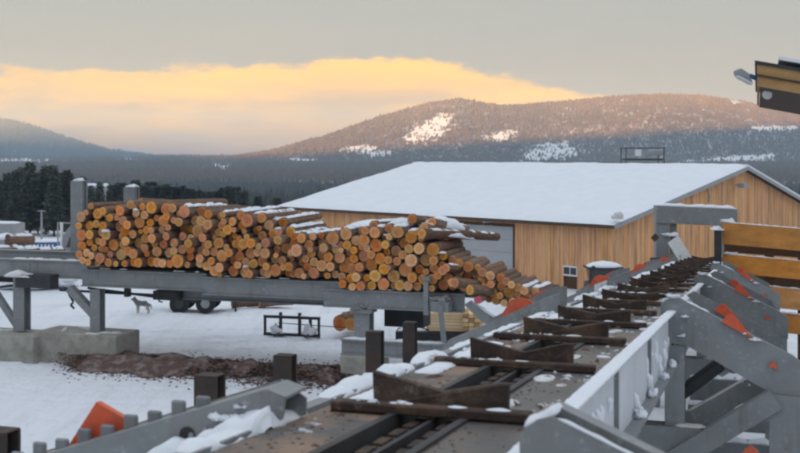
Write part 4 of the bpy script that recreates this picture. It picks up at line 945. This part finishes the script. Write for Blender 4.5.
# stack of sawn lumber on a dark bearer
ls = thing('lumber_stack', 'stack of pale sawn planks with snow on a dark base', 'lumber', at(455, 342, 41.0))
p0 = at(428, 331, 41.0); wd = 2.05
M['lumber_pale'] = mat('lumber_pale', (.88, .66, .40), (.78, .55, .32), 2, .7, bump=.3, rnd=.2)
for rj in range(6):
    for ci in range(4):
        mb = MB(); z = p0.z + rj * .115
        mb.obox(Vector((p0.x + random.uniform(-.05, .05), p0.y + ci * .24, z)), (wd, -.25, 0), (.05, .225, 0), (0, 0, .105)); mb.build('plank', 'lumber_pale', ls)
mb = MB(); mb.obox(Vector((p0.x - 1.2, p0.y - .05, p0.z - .42)), (wd + 1.3, -.3, 0), (.1, 1.0, 0), (0, 0, .40)); mb.build('bearer', 'black', ls)
mb = MB(); mb.snow(p0 + Vector((.1, .5, .69)), p0 + Vector((1.2, .35, .69)), .9, .14, seed=5); mb.snow(p0 + Vector((-1.1, .3, -.02)), p0 + Vector((-.1, .3, -.02)), .5, .08, seed=6); mb.build('snow_cover', 'snow', ls, smooth=True)
eb = thing('lumber_bundle', 'small bundle of plank ends right of the pale lumber stack', 'lumber', at(470, 342, 40.6))
q0 = at(463, 331, 40.6)
for rj in range(4):
    for ci in range(3):
        mb = MB(); mb.obox(q0 + Vector((ci * .21, 0, rj * .16)), (.19, 0, 0), (.15, 1.5, 0), (0, 0, .14)); mb.build('plank', 'lumber' if (rj + ci) % 3 else 'fascia', eb)
mb = MB(); mb.obox(q0 + Vector((.1, 0, -.5)), (.5, 0, 0), (0, 1.2, 0), (0, 0, .49)); mb.build('bearer', 'black', eb)
# short cut logs lying under the deck
for k, (px, py, dp, r, tone, lab) in enumerate([(339.5, 323, 43.0, .30, 1, 'fat cut log lying on snow beside the black frame'), (350.5, 324, 42.6, .26, 0, 'smaller cut log behind the deck pedestal'), (345, 318, 43.8, .24, 1, 'cut log resting on the two logs behind the pedestal')]):
    c = at(px, py, dp); put_log(c, Vector((.25, 1, 0)), r, 2.2, lab, None, tone)

# black fork frame lying in the yard
p = at(264, 331, 43.6); q = at(320, 335, 43.0); ff = thing('fork_frame', 'black steel fork carriage frame standing on the snow', 'frame', p)
u = q - p; u.z = 0; zb = ground_z(p.x, p.y); p.z = zb; fwd = Vector((-u.y, u.x, 0)).normalized()
def fb(a, b, w, name): mb = MB(); mb.bar(p + u * a[0] + UP * a[1] + fwd * (a[2] if len(a) > 2 else 0), p + u * b[0] + UP * b[1] + fwd * (b[2] if len(b) > 2 else 0), w, w); mb.build(name, 'black', ff)
fb((0, .06), (1, .06), .11, 'rail'); fb((0, .74), (1, .74), .11, 'rail')
for a in (.02, .98): fb((a, .0), (a, .79), .10, 'upright')
for a in (.30, .64, .83): fb((a, .06), (a, .92 if a < .7 else .72), .12, 'tine')
fb((.30, .1), (.30, .1, -.6), .08, 'tine'); fb((.83, .1), (.83, .1, -.6), .08, 'tine'); fb((.25, .5), (1.6, .42), .03, 'cable')
mb = MB(); mb.snow(p + UP * .8, p + u + UP * .8, .12, .03, seed=3, gap=.05); mb.blob(p + u * .25 + UP * .1, .25, .2, .3, seed=7); mb.blob(p + u * .82 + UP * .1, .25, .2, .3, seed=8); mb.build('snow_cover', 'snow', ff, smooth=True)

# ------------------------------------------------------------------ trailer parked behind the deck
pc = at(196, 315, 49.5); pz = ground_z(pc.x, pc.y)
car = thing('yard_trailer', 'dark twin-axle trailer half hidden behind the deck girder', 'trailer', (pc.x, pc.y, pz))
def K(x, y, z): return Vector((pc.x + x, pc.y + y * .98 + x * .12, pz + z))
mb = MB(); mb.prism([K(x, 0, z) for x, z in [(-1.1, .45), (-1.25, .75), (-1.25, 1.45), (1.3, 1.45), (1.3, .7), (.9, .45)]], Vector((0, 1.8, 0))); mb.build('body', 'black', car, bevel=.04)
mb = MB(); mb.bar(K(1.2, .1, .62), K(1.75, .1, .62), .1, .12); mb.bar(K(1.72, .1, .62), K(1.72, .1, .02), .08, .08); mb.build('prop_stand', 'black', car)
for x in (-.72, .42):
    for y in (-.1, 1.6):
        mb = MB(); mb.tube(K(x, y, .42), K(x, y, .42) + Vector((0, .26, 0)), .43, k=22); wh = mb.build('wheel', 'tyre', car)
        mb = MB(); mb.tube(K(x, y - .012, .42), K(x, y - .012, .42) + Vector((0, .02, 0)), .2, k=14); mb.build('rim', 'metal_grey' if x > 0 else 'steel_dark', wh)
mb = MB(); mb.bar(K(-1.1, .6, .72), K(-1.65, .5, .78), .1, .1); mb.bar(K(-1.65, .5, .78), K(-1.72, .5, .5), .07, .07); mb.bar(K(-1.72, .5, .5), K(-1.55, .5, .45), .06, .06); mb.build('tow_hook', 'steel_dark', car)
mb = MB(); mb.snow(K(-1.2, .9, 1.45), K(1.3, .9, 1.45), 1.6, .12, seed=1); mb.build('snow_cover', 'snow', car, smooth=True)
# low rubble/wood heap beyond it
for k, (px, py, dp) in enumerate([(232, 309, 51), (247, 310, 51.5), (259, 309, 51.2)]):
    c = at(px, py, dp); put_log(Vector((c.x, c.y, ground_z(c.x, c.y) + .3)), Vector((1, .35, 0)), .28, 1.6, ['weathered stump end right of the dark trailer', 'middle of the weathered stumps lying behind the dark trailer', 'weathered stump nearest the black fork frame'][k], None, 2)

# ------------------------------------------------------------------ dog
def make_dog(c, sc):
    vs = [(0, 0, .62), (-.30, 0, .64), (.30, 0, .63), (-.46, 0, .74), (-.58, 0, .88), (-.70, 0, .87), (-.80, 0, .84),
          (.40, 0, .60), (.50, 0, .56), (.56, 0, .42), (.55, 0, .30)]
    es = [(0, 1), (0, 2), (1, 3), (3, 4), (4, 5), (5, 6), (2, 7), (7, 8), (8, 9), (9, 10)]
    rd = [(.15, .17), (.15, .18), (.135, .145), (.11, .12), (.10, .105), (.065, .06), (.035, .035), (.05, .05), (.055, .055), (.055, .055), (.03, .03)]
    def leg_(root, pts, rs):
        k = root
        for p_, r_ in zip(pts, rs): vs.append(p_); es.append((k, len(vs) - 1)); rd.append((r_, r_)); k = len(vs) - 1
    for y in (-.11, .11):
        sx = random.uniform(-.03, .03)
        leg_(1, [(-.33, y, .50), (-.34 + sx, y, .30), (-.33 + sx, y, .08), (-.37 + sx, y, .03)], [.075, .05, .038, .042])
        leg_(2, [(.33, y, .48), (.27 + sx, y, .34), (.38 + sx, y, .22), (.35 + sx, y, .06), (.31 + sx, y, .03)], [.085, .065, .04, .036, .042])
    for y in (-.055, .055): leg_(4, [(-.56, y, .97), (-.565, y * 1.2, 1.04)], [.035, .012])
    me = bpy.data.meshes.new('dog'); me.from_pydata([(x * sc, y * sc, z * sc) for x, y, z in vs], es, []); me.update()
    ob = bpy.data.objects.new('dog', me); col.objects.link(ob)
    sk = ob.modifiers.new('skin', 'SKIN'); sk.use_smooth_shade = True
    for k, (a, b) in enumerate(rd): me.skin_vertices[0].data[k].radius = (a * sc, b * sc)
    me.skin_vertices[0].data[0].use_root = True
    sb = ob.modifiers.new('sub', 'SUBSURF'); sb.levels = 1; sb.render_levels = 2
    m = bpy.data.materials.new('dog_fur'); m.use_nodes = True; n = N(m.node_tree); tc = n.new('ShaderNodeTexCoord').outputs['Object']
    z = n.new('ShaderNodeSeparateXYZ', {0: tc}).outputs[2]
    f = n.ramp(n.m('ADD', n.m('DIVIDE', z, sc), n.m('MULTIPLY', n.m('SUBTRACT', n.noise(tc, 9, 4, .7), .5), .25)), [(.42, (.46, .44, .42)), (.58, (.15, .145, .14)), (.95, (.09, .088, .085))])
    n.new('ShaderNodeOutputMaterial', {0: n.new('ShaderNodeBsdfPrincipled', {'Base Color': f, 'Roughness': .95, 'Normal': n.new('ShaderNodeBump', {'Height': n.noise(tc, 60, 3, .7), 'Strength': .8, 'Distance': .02})})})
    me.materials.append(m); ob.location = c; ob.rotation_euler.z = R(-14)
    return tag(ob, 'grey and white wolf-like dog standing on the snow facing left', 'dog')
p = at(143, 315.5, 48.5); dog = make_dog(Vector((p.x, p.y, ground_z(p.x, p.y) - .01)), .72)
for y in (-.045, .045):
    for (nm, x, z, r) in (('eye', -.665, .915, .013),):
        mb = MB(); mb.blob((x * .72, y * .72, z * .72), r, r, r, seed=1, rough=0); e = mb.build(nm, 'black', None); e.parent = dog; e.location = Vector(((x) * .72, y * .72, z * .72))

# ------------------------------------------------------------------ loader by the barn
lc = at(607, 284, 57.0); lz = ground_z(lc.x, lc.y)
ld = thing('wheel_loader', 'dark loader with a snow-covered cab roof in front of the barn', 'loader', (lc.x, lc.y, lz))
def Q(x, y, z): return Vector((lc.x + x, lc.y + y, lz + z))
mb = MB(); mb.prism([Q(x, 0, z) for x, z in [(-.9, .5), (-.95, 1.1), (-.6, 1.2), (1.3, 1.15), (1.4, .5)]], (0, 1.5, 0)); mb.build('body', 'steel_dark', ld, bevel=.04)
mb = MB(); mb.prism([Q(x, .1, z) for x, z in [(-.75, 1.15), (-.85, 1.85), (.65, 1.85), (.8, 1.2)]], (0, 1.3, 0)); mb.build('cab', 'glass', ld)
for x in (-.84, .66):
    mb = MB(); mb.bar(Q(x, .04, 1.1), Q(x, .04, 1.9), .12, .12); mb.build('cab_post', 'black', ld)
mb = MB(); mb.box(lc.x - .98, lc.x + .85, lc.y - .05, lc.y + 1.5, lz + 1.87, lz + 1.97); rf = mb.build('roof', 'black', ld)
mb = MB(); mb.snow(Q(-.95, .7, 1.975), Q(.85, .7, 1.975), 1.5, .22, seed=4); mb.build('snow_cover', 'snow', rf, smooth=True)
mb = MB(); mb.tube(Q(-.72, -.06, 1.98), Q(-.72, -.16, 1.98), .10, k=12); mb.build('headlamp', 'black', rf)
for x in (-.6, .95):
    mb = MB(); mb.tube(Q(x, -.1, .5), Q(x, .25, .5), .5, k=20); wh = mb.build('wheel', 'tyre', ld); mb = MB(); mb.tube(Q(x, -.115, .5), Q(x, -.09, .5), .24, k=14); mb.build('rim', 'metal_grey', wh)
mb = MB(); mb.bar(Q(.6, -.1, 1.2), Q(1.7, -.3, 1.5), .2, .22); mb.build('lift_arm', 'steel_dark', ld)
mb = MB(); mb.snow(Q(.75, -.15, 1.35), Q(1.6, -.3, 1.6), .35, .14, seed=9); mb.build('snow_patch', 'snow', ld, smooth=True)

# ------------------------------------------------------------------ left background: snowy log heap, trailer, trucks, pole
for k, (px, py, dp, r, lab) in enumerate([(7, 241, 66, .40, 'largest dark red log end in the snowy heap at the left edge'), (14, 254, 65, .40, 'dark red log end low in the snowy heap'), (38, 254, 65, .36, 'dark red log end right of the snowy heap'), (-6, 252, 65, .36, 'dark log end cut by the left edge under snow')]):
    c = at(px, py, dp); ob = put_log(c, Vector((.75, .66, .0)), r, 1.6, lab, None, 1); ob.children[0].data = ob.children[0].data.copy(); ob.children[0].data.materials[0] = M['dark_red']
    snow_on_log(ob, c, Vector((.75, .66, 0)), r, 1.6, .02, .95, seed=k + 50)
mb = MB(); c = at(25, 262, 66.5)
for k in range(16): mb.blob(Vector((c.x + random.uniform(-3.2, 2.6), c.y + random.uniform(0, 4), ground_z(c.x, c.y) + random.uniform(0, .7))), random.uniform(.6, 1.3), .9, random.uniform(.3, .8), seed=k)
mb.snow(at(-10, 238, 69), at(34, 240.5, 69), 1.2, .35, seed=2); mb.snow(at(30, 254, 65.5), at(66, 256, 65), .8, .25, seed=3)
o = mb.build('snow_bank', 'snow', None, smooth=True, kind='stuff'); o['label'] = 'snow bank heaped over old logs at the left edge'; o['category'] = 'snow'
tc_ = at(44, 252, 78); bz = ground_z(tc_.x, tc_.y); bus = thing('blue_trailer', 'low blue and white trailer with a row of panes under a snowy roof', 'trailer', (tc_.x, tc_.y, bz))
w = 25 / F * 78; z1 = at(0, 242.5, 78).z
mb = MB(); mb.box(tc_.x - w / 2, tc_.x + w / 2, 78, 80, bz + .45, z1); bo = mb.build('body', 'blue', bus, bevel=.03)
for k in range(6):
    mb = MB(); x = tc_.x - w / 2 + .12 + k * (w - .2) / 6; mb.box(x, x + .14, 77.985, 78.02, z1 - .42, z1 - .14); mb.build('pane', 'white', bo)
for x in (-.6, .6):
    mb = MB(); mb.tube((tc_.x + x, 77.95, bz + .3), (tc_.x + x, 78.2, bz + .3), .32, k=16); mb.build('wheel', 'tyre', bus)
mb = MB(); mb.snow((tc_.x - w / 2, 79, z1), (tc_.x + w / 2, 79, z1), 1.9, .14, seed=6); mb.build('snow_cover', 'snow', bus, smooth=True)
vt = at(6, 240, 84); bz = ground_z(vt.x, vt.y); van = thing('box_truck', 'grey box truck with a snowy roof beneath the pines at the left edge', 'truck', (vt.x, vt.y, bz))
z1 = at(0, 224, 84).z; mb = MB(); mb.box(vt.x - 2.2, vt.x + .7, 84, 86.2, bz + .7, z1); mb.build('cargo_box', 'metal_grey', van, bevel=.03)
mb = MB(); mb.snow((vt.x - 2.2, 85.1, z1), (vt.x + .75, 85.1, z1), 2.1, .2, seed=8); mb.build('snow_cover', 'snow', van, smooth=True)
for x in (-1.4, .2):
    mb = MB(); mb.tube((vt.x + x, 83.95, bz + .42), (vt.x + x, 84.2, bz + .42), .42, k=16); mb.build('wheel', 'tyre', van)
vt = at(66, 240, 74); bz = ground_z(vt.x, vt.y); trk = thing('log_truck', 'parked truck cab with upright white exhaust stack behind the tall stake', 'truck', (vt.x, vt.y, bz))
z1 = at(0, 227, 74).z; mb = MB(); mb.prism([Vector((vt.x + x, 74, bz + z)) for x, z in [(-.2, .6), (-.2, 2.7), (.2, z1 - bz), (1.6, z1 - bz), (1.7, .6)]], (0, 2, 0)); mb.build('cab', 'steel', trk, bevel=.05)
mb = MB(); mb.tube((vt.x - .35, 74.2, bz + .8), (vt.x - .35, 74.2, at(0, 222.5, 74).z), .1, k=12); mb.build('exhaust_stack', 'white', trk)
mb = MB(); mb.bar((vt.x - .6, 74.2, at(0, 224, 74).z), (vt.x - .6, 74.2, bz + 2.0), .08, .08); mb.bar((vt.x - .65, 74.2, at(0, 223, 74).z), (vt.x + .9, 74.2, at(0, 223.5, 74).z), .08, .08); mb.build('headboard', 'metal_grey', trk)
mb = MB(); mb.prism([Vector((vt.x + x, 73.985, bz + z)) for x, z in [(.0, 1.9), (.25, 2.6), (.9, 2.6), (.9, 1.9)]], (0, .02, 0)); mb.build('window', 'glass', trk)
mb = MB(); mb.blob((vt.x + .9, 75, z1), .8, .9, .18, seed=3); mb.blob((vt.x + 1.1, 73.9, bz + .9), .8, .5, .7, seed=4); mb.build('snow_cover', 'snow', trk, smooth=True)
for x in (.3, 1.4):
    mb = MB(); mb.tube((vt.x + x, 73.95, bz + .48), (vt.x + x, 74.25, bz + .48), .48, k=16); mb.build('wheel', 'tyre', trk)
pp = at(41.5, 240, 95); bz = ground_z(pp.x, pp.y); pol = thing('yard_pole', 'thin bare wooden pole in front of the pine clump', 'pole', (pp.x, pp.y, bz))
mb = MB(); mb.tube((pp.x, pp.y, bz), (pp.x, pp.y, at(0, 210, 95).z), .11, .08, k=8); mb.build('pole', 'metal_grey', pol); mb = MB(); mb.box(pp.x - .35, pp.x + .35, pp.y - .05, pp.y + .05, at(0, 211.5, 95).z, at(0, 210.6, 95).z); mb.build('crossarm', 'metal_grey', pol)
# frame with tank beyond the barn ridge
a, b = at(626, 148, 112), at(664, 149, 112); bz = -1.4
tw = thing('steel_tower', 'small steel frame with a pale tank showing above the barn ridge', 'tower', ((a.x + b.x) / 2, 112, bz))
for x in (a.x, b.x):
    for y in (112, 114.5):
        mb = MB(); mb.bar((x, y, bz), (x, y, a.z), .09, .09, up=(0, 1, 0)); mb.build('post', 'steel_dark', tw)
for y in (112, 114.5):
    mb = MB(); mb.bar((a.x - .1, y, a.z), (b.x + .1, y, a.z), .09, .09); mb.build('rail', 'steel_dark', tw)
mb = MB(); mb.tube(at(648, 152.5, 112.6), at(664, 152, 112.6), .30, k=16); mb.build('tank', 'metal_grey', tw, smooth=False)
mb = MB(); q = at(636, 156, 112.5); mb.obox(q, (.55, 0, 0), (0, .5, 0), (0, 0, .65)); mb.build('lamp_box', 'white', tw)
mb = MB(); mb.box(a.x, b.x, 112.4, 114, at(0, 158.5, 112).z - .2, at(0, 158.5, 112).z); mb.build('platform', 'steel_dark', tw)
# two cabins with snowy roofs by the far trees
for (px, py, dp, wpx, lab) in ((95, 187, 210, 20, 'far cabin with a snowy roof between the pines'),):
    c = at(px, py, dp); w = wpx / F * dp; gz = hill_z(c.x, dp) - .5; cb = thing('cabin', lab, 'cabin', (c.x, dp, gz)); h = c.z
    mb = MB(); mb.box(c.x - w / 2, c.x + w / 2, dp, dp + w * .5, gz, h); mb.build('wall', 'metal_grey', cb)
    rise = w * .10
    mb = MB(); mb.prism([Vector((c.x - w * .55, dp + y, h + z)) for y, z in [(-w * .08, 0), (w * .25, rise), (w * .58, 0), (w * .58, .25), (w * .25, rise + .3), (-w * .08, .25)]], (w * 1.1, 0, 0)); mb.build('roof', 'snow', cb)
    for k in (-.25, .2):
        mb = MB(); mb.box(c.x + k * w - w * .05, c.x + k * w + w * .05, dp - .04, dp, gz + (h - gz) * .55, gz + (h - gz) * .85); mb.build('window', 'glass', cb)

# ------------------------------------------------------------------ conifers
M['needles'] = mat('needles', (.078, .094, .072), (.105, .118, .092), 1.5, .9, rnd=.4, spec=.15)
M['trunk'] = mat('trunk', (.09, .065, .05), (.06, .045, .036), 6, .95, bump=.5)
def conifer(seed, h=8.0, pine=False):
    rr = random.Random(seed); tk = MB(); tk.tube((0, 0, -.3), (0, 0, h * .96), h * .017, .02, k=7)
    cr = MB(); lo = .12 if not pine else .3
    nb = 150 if not pine else 120
    for i in range(nb):
        u = lo + (1 - lo) * (i + rr.random()) / nb; a = i * 2.4 + rr.uniform(-.5, .5)
        wd = (1 - u) ** (1.05 if not pine else .8) * h * (.26 if not pine else .27) * rr.uniform(.55, 1.15) + .08
        if pine: wd *= (.6 + .6 * math.sin(min(1, (u - lo) / .5) * 1.57)) * 1.1
        z = u * h; droop = -.30 if not pine else .12
        d = Vector((math.cos(a), math.sin(a), droop * rr.uniform(.4, 1.3)))
        tip = Vector((0, 0, z)) + d * wd; tk.tube((0, 0, z), tip, .018, .006, k=3, caps=False)
        m_ = max(5, int(wd * 9))
        for j in range(m_):
            f = (j + .4) / m_; p = Vector((0, 0, z)) + d * wd * f
            w = (.30 + .28 * (1 - f)) * rr.uniform(.6, 1.2) * (h / 8)
            for sgn in (-1, 1):
                sd = Vector((-d.y, d.x, rr.uniform(-.5, .35))) * sgn * w + d * w * .8 + Vector((rr.uniform(-.1, .1), rr.uniform(-.1, .1), rr.uniform(-.2, .1)))
                q = d * w * .35 + Vector((0, 0, rr.uniform(-.05, .08)))
                cr.add([p, p + q + sd * .45, p + sd, p - q * .3 + sd * .5], [(0, 1, 2), (0, 2, 3)])
    cr.blob((0, 0, h * .97), .05, .05, .25, seed=seed, k=5, rings=2)
    return tk, cr
def to_mesh(mb, name, m):
    me = bpy.data.meshes.new(name); me.from_pydata(mb.v, [], mb.f); me.materials.append(M[m]); me.update(); return me
CON = []
for sd_, pn in ((1, False), (2, False), (3, False), (4, True), (5, True)):
    tk, cr = conifer(sd_, 8.0, pn); CON.append((to_mesh(tk, 'trunk', 'trunk'), to_mesh(cr, 'crown', 'needles')))
def put_tree(px, top, dp, label, group, kind=None, zb=None, wide=1.0):
    tp = at(px, top, dp); gz = (ground_z(tp.x, dp) if dp < 150 else hill_z(tp.x, dp)) if zb is None else zb
    h = tp.z - gz; k = random.randrange(5) if kind is None else kind
    root = thing('pine_tree' if k > 2 else 'spruce_tree', label, 'tree', (tp.x, dp, gz - .1), group); sc = h / 8.0
    root.scale = (sc * wide * random.uniform(.9, 1.2), sc * wide * random.uniform(.9, 1.2), sc); root.rotation_euler.z = random.uniform(0, 6.28)
    for nm, me in zip(('trunk', 'crown'), CON[k]):
        o = bpy.data.objects.new(nm, me); col.objects.link(o); o.parent = root
ords = ['first', 'second', 'third', 'fourth', 'fifth', 'sixth', 'seventh', 'eighth', 'ninth', 'tenth', 'eleventh', 'twelfth', 'thirteenth', 'fourteenth', 'fifteenth', 'sixteenth', 'seventeenth', 'eighteenth', 'nineteenth', 'twentieth']
near = [(-4, 176, 112), (7, 172, 118), (15, 169, 112), (22, 166, 120), (30, 161, 114), (38, 171, 121), (46, 165, 115), (54, 164, 112), (61, 172, 119), (67, 169, 114), (74, 178, 121), (83, 175, 116), (91, 184, 122), (100, 181, 118), (109, 189, 124)]
for k, (px, tp, dp) in enumerate(near):
    put_tree(px, tp, dp, f'{ords[k]} dark conifer from the left edge in the front clump of pines', 'front clump of dark conifers', kind=random.choice([0, 1, 2, 0, 1, 4]))
back = [(2, 180, 133), (12, 176, 136), (26, 174, 134), (42, 176, 137), (50, 175, 133), (58, 179, 136), (66, 177, 133), (80, 186, 136), (96, 190, 138)]
for k, (px, tp, dp) in enumerate(back):
    put_tree(px, tp, dp, f'{ords[k]} conifer from the left in the rear row of the dark clump', 'rear row of dark conifers', kind=random.choice([0, 1, 2, 3]))
mid = [(112, 186), (120, 184), (128, 189), (136, 181), (145, 186), (151, 183), (158, 186), (166, 185), (173, 188), (181, 187), (190, 190), (198, 191), (207, 193), (215, 192), (223, 189), (230, 187), (237, 188), (244, 192), (258, 197), (277, 199)]
for k, (px, tp) in enumerate(mid):
    put_tree(px, tp - 2, random.uniform(140, 148), f'{ords[k]} tree from the left in the hazy row above the log pile', 'hazy tree row above the log pile', kind=random.choice([0, 1, 2, 3, 4]), wide=1.7)

# ------------------------------------------------------------------ eave of the mill at the top right, with floodlight
ND = 16.0; FDp = ND * 69 / 48.0
cn = at(757, 64, ND); cv = DT + UP * -.205
ev = thing('mill_eave', 'corner of a brown timber roof eave jutting in at the top right', 'roof', (cn.x + 6, cn.y - 1.5, -.1))
th = 22 / F * ND; back_v = DSF * ((FDp - ND) / HY)
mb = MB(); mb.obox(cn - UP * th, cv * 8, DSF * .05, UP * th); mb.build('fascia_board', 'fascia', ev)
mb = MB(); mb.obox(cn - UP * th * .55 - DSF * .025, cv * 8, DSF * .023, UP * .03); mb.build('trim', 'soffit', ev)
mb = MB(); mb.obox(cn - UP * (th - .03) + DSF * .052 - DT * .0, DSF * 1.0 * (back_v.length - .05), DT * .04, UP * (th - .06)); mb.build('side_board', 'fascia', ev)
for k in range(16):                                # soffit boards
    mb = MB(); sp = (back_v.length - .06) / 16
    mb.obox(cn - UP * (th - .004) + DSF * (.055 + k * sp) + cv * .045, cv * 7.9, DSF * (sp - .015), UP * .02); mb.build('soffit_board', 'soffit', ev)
mb = MB(); mb.obox(cn + UP * .003 - DT * .03 - DSF * .03, cv * 8.1, DSF * (back_v.length + .1), UP * .05); mb.build('roof', 'steel_dark', ev)
mb = MB(); mb.obox(cn + UP * .055 + DT * .3, cv * 7.5, DSF * back_v.length, UP * .0001 + UP * .05); mb.build('snow_cover', 'snow', ev)
for (dt_, ds_) in ((5.6, .4), (5.6, 6.0)):
    q = cn + cv * dt_ + DSF * ds_; mb = MB(); mb.box(q.x - .12, q.x + .12, q.y - .12, q.y + .12, -.2, q.z - th + .02); mb.build('post', 'timber_dark', ev)
fl = thing('floodlight', 'small floodlight sticking out left from the eave corner', 'lamp', at(757, 79, ND))
a = at(757.5, 79, ND + .1); b = at(750, 75.5, ND + .05)
mb = MB(); mb.bar(a, b, .05, .05); mb.build('bracket', 'blue', fl)
mb = MB(); e = at(737.5, 71.5, ND); u = (e - b); up_ = Vector((-.35, 0, 1)).normalized()
mb.prism([b + up_ * .03 - u * .05, b - up_ * .10 - u * .05, e - up_ * .05 + u * .05, e + up_ * .02, e * .55 + b * .45 + up_ * .08], Vector((0, .2, 0))); o = mb.build('housing', 'metal_grey', fl, bevel=.01)
mb = MB(); mb.prism([b - up_ * .105 - u * .03, e - up_ * .055 + u * .04, e - up_ * .085 + u * .02, b - up_ * .135], Vector((0, .19, 0))); mb.build('lens', 'plate_white', o)
sp = thing('eave_lamp', 'tiny round white lamp under the dark soffit', 'lamp', at(769, 92, ND + 1.2))
c = at(769, 92, ND + 1.0); mb = MB(); mb.tube(c, c + Vector((-.06, -.09, -.05)), .05, .075, k=12); mb.build('shade', 'plate_white', sp); mb = MB(); mb.bar(c, c + Vector((.0, .1, .13)), .03, .03); mb.build('stem', 'black', sp)

# ------------------------------------------------------------------ haze
mb = MB(); mb.box(-5600, 5600, -800, 5100, -62, 190)
hz = mb.build('haze', 'snow', None, kind='stuff'); hz.data.materials.clear()
m = bpy.data.materials.new('haze'); m.use_nodes = True; n = N(m.node_tree)
v = n.new('ShaderNodeVolumePrincipled', {'Color': (.60, .80, 1.0, 1), 'Density': .00021, 'Anisotropy': .0})
n.new('ShaderNodeOutputMaterial', {1: v}); hz.data.materials.append(m)
hz['label'] = 'pale winter haze filling the valley air'; hz['category'] = 'haze'
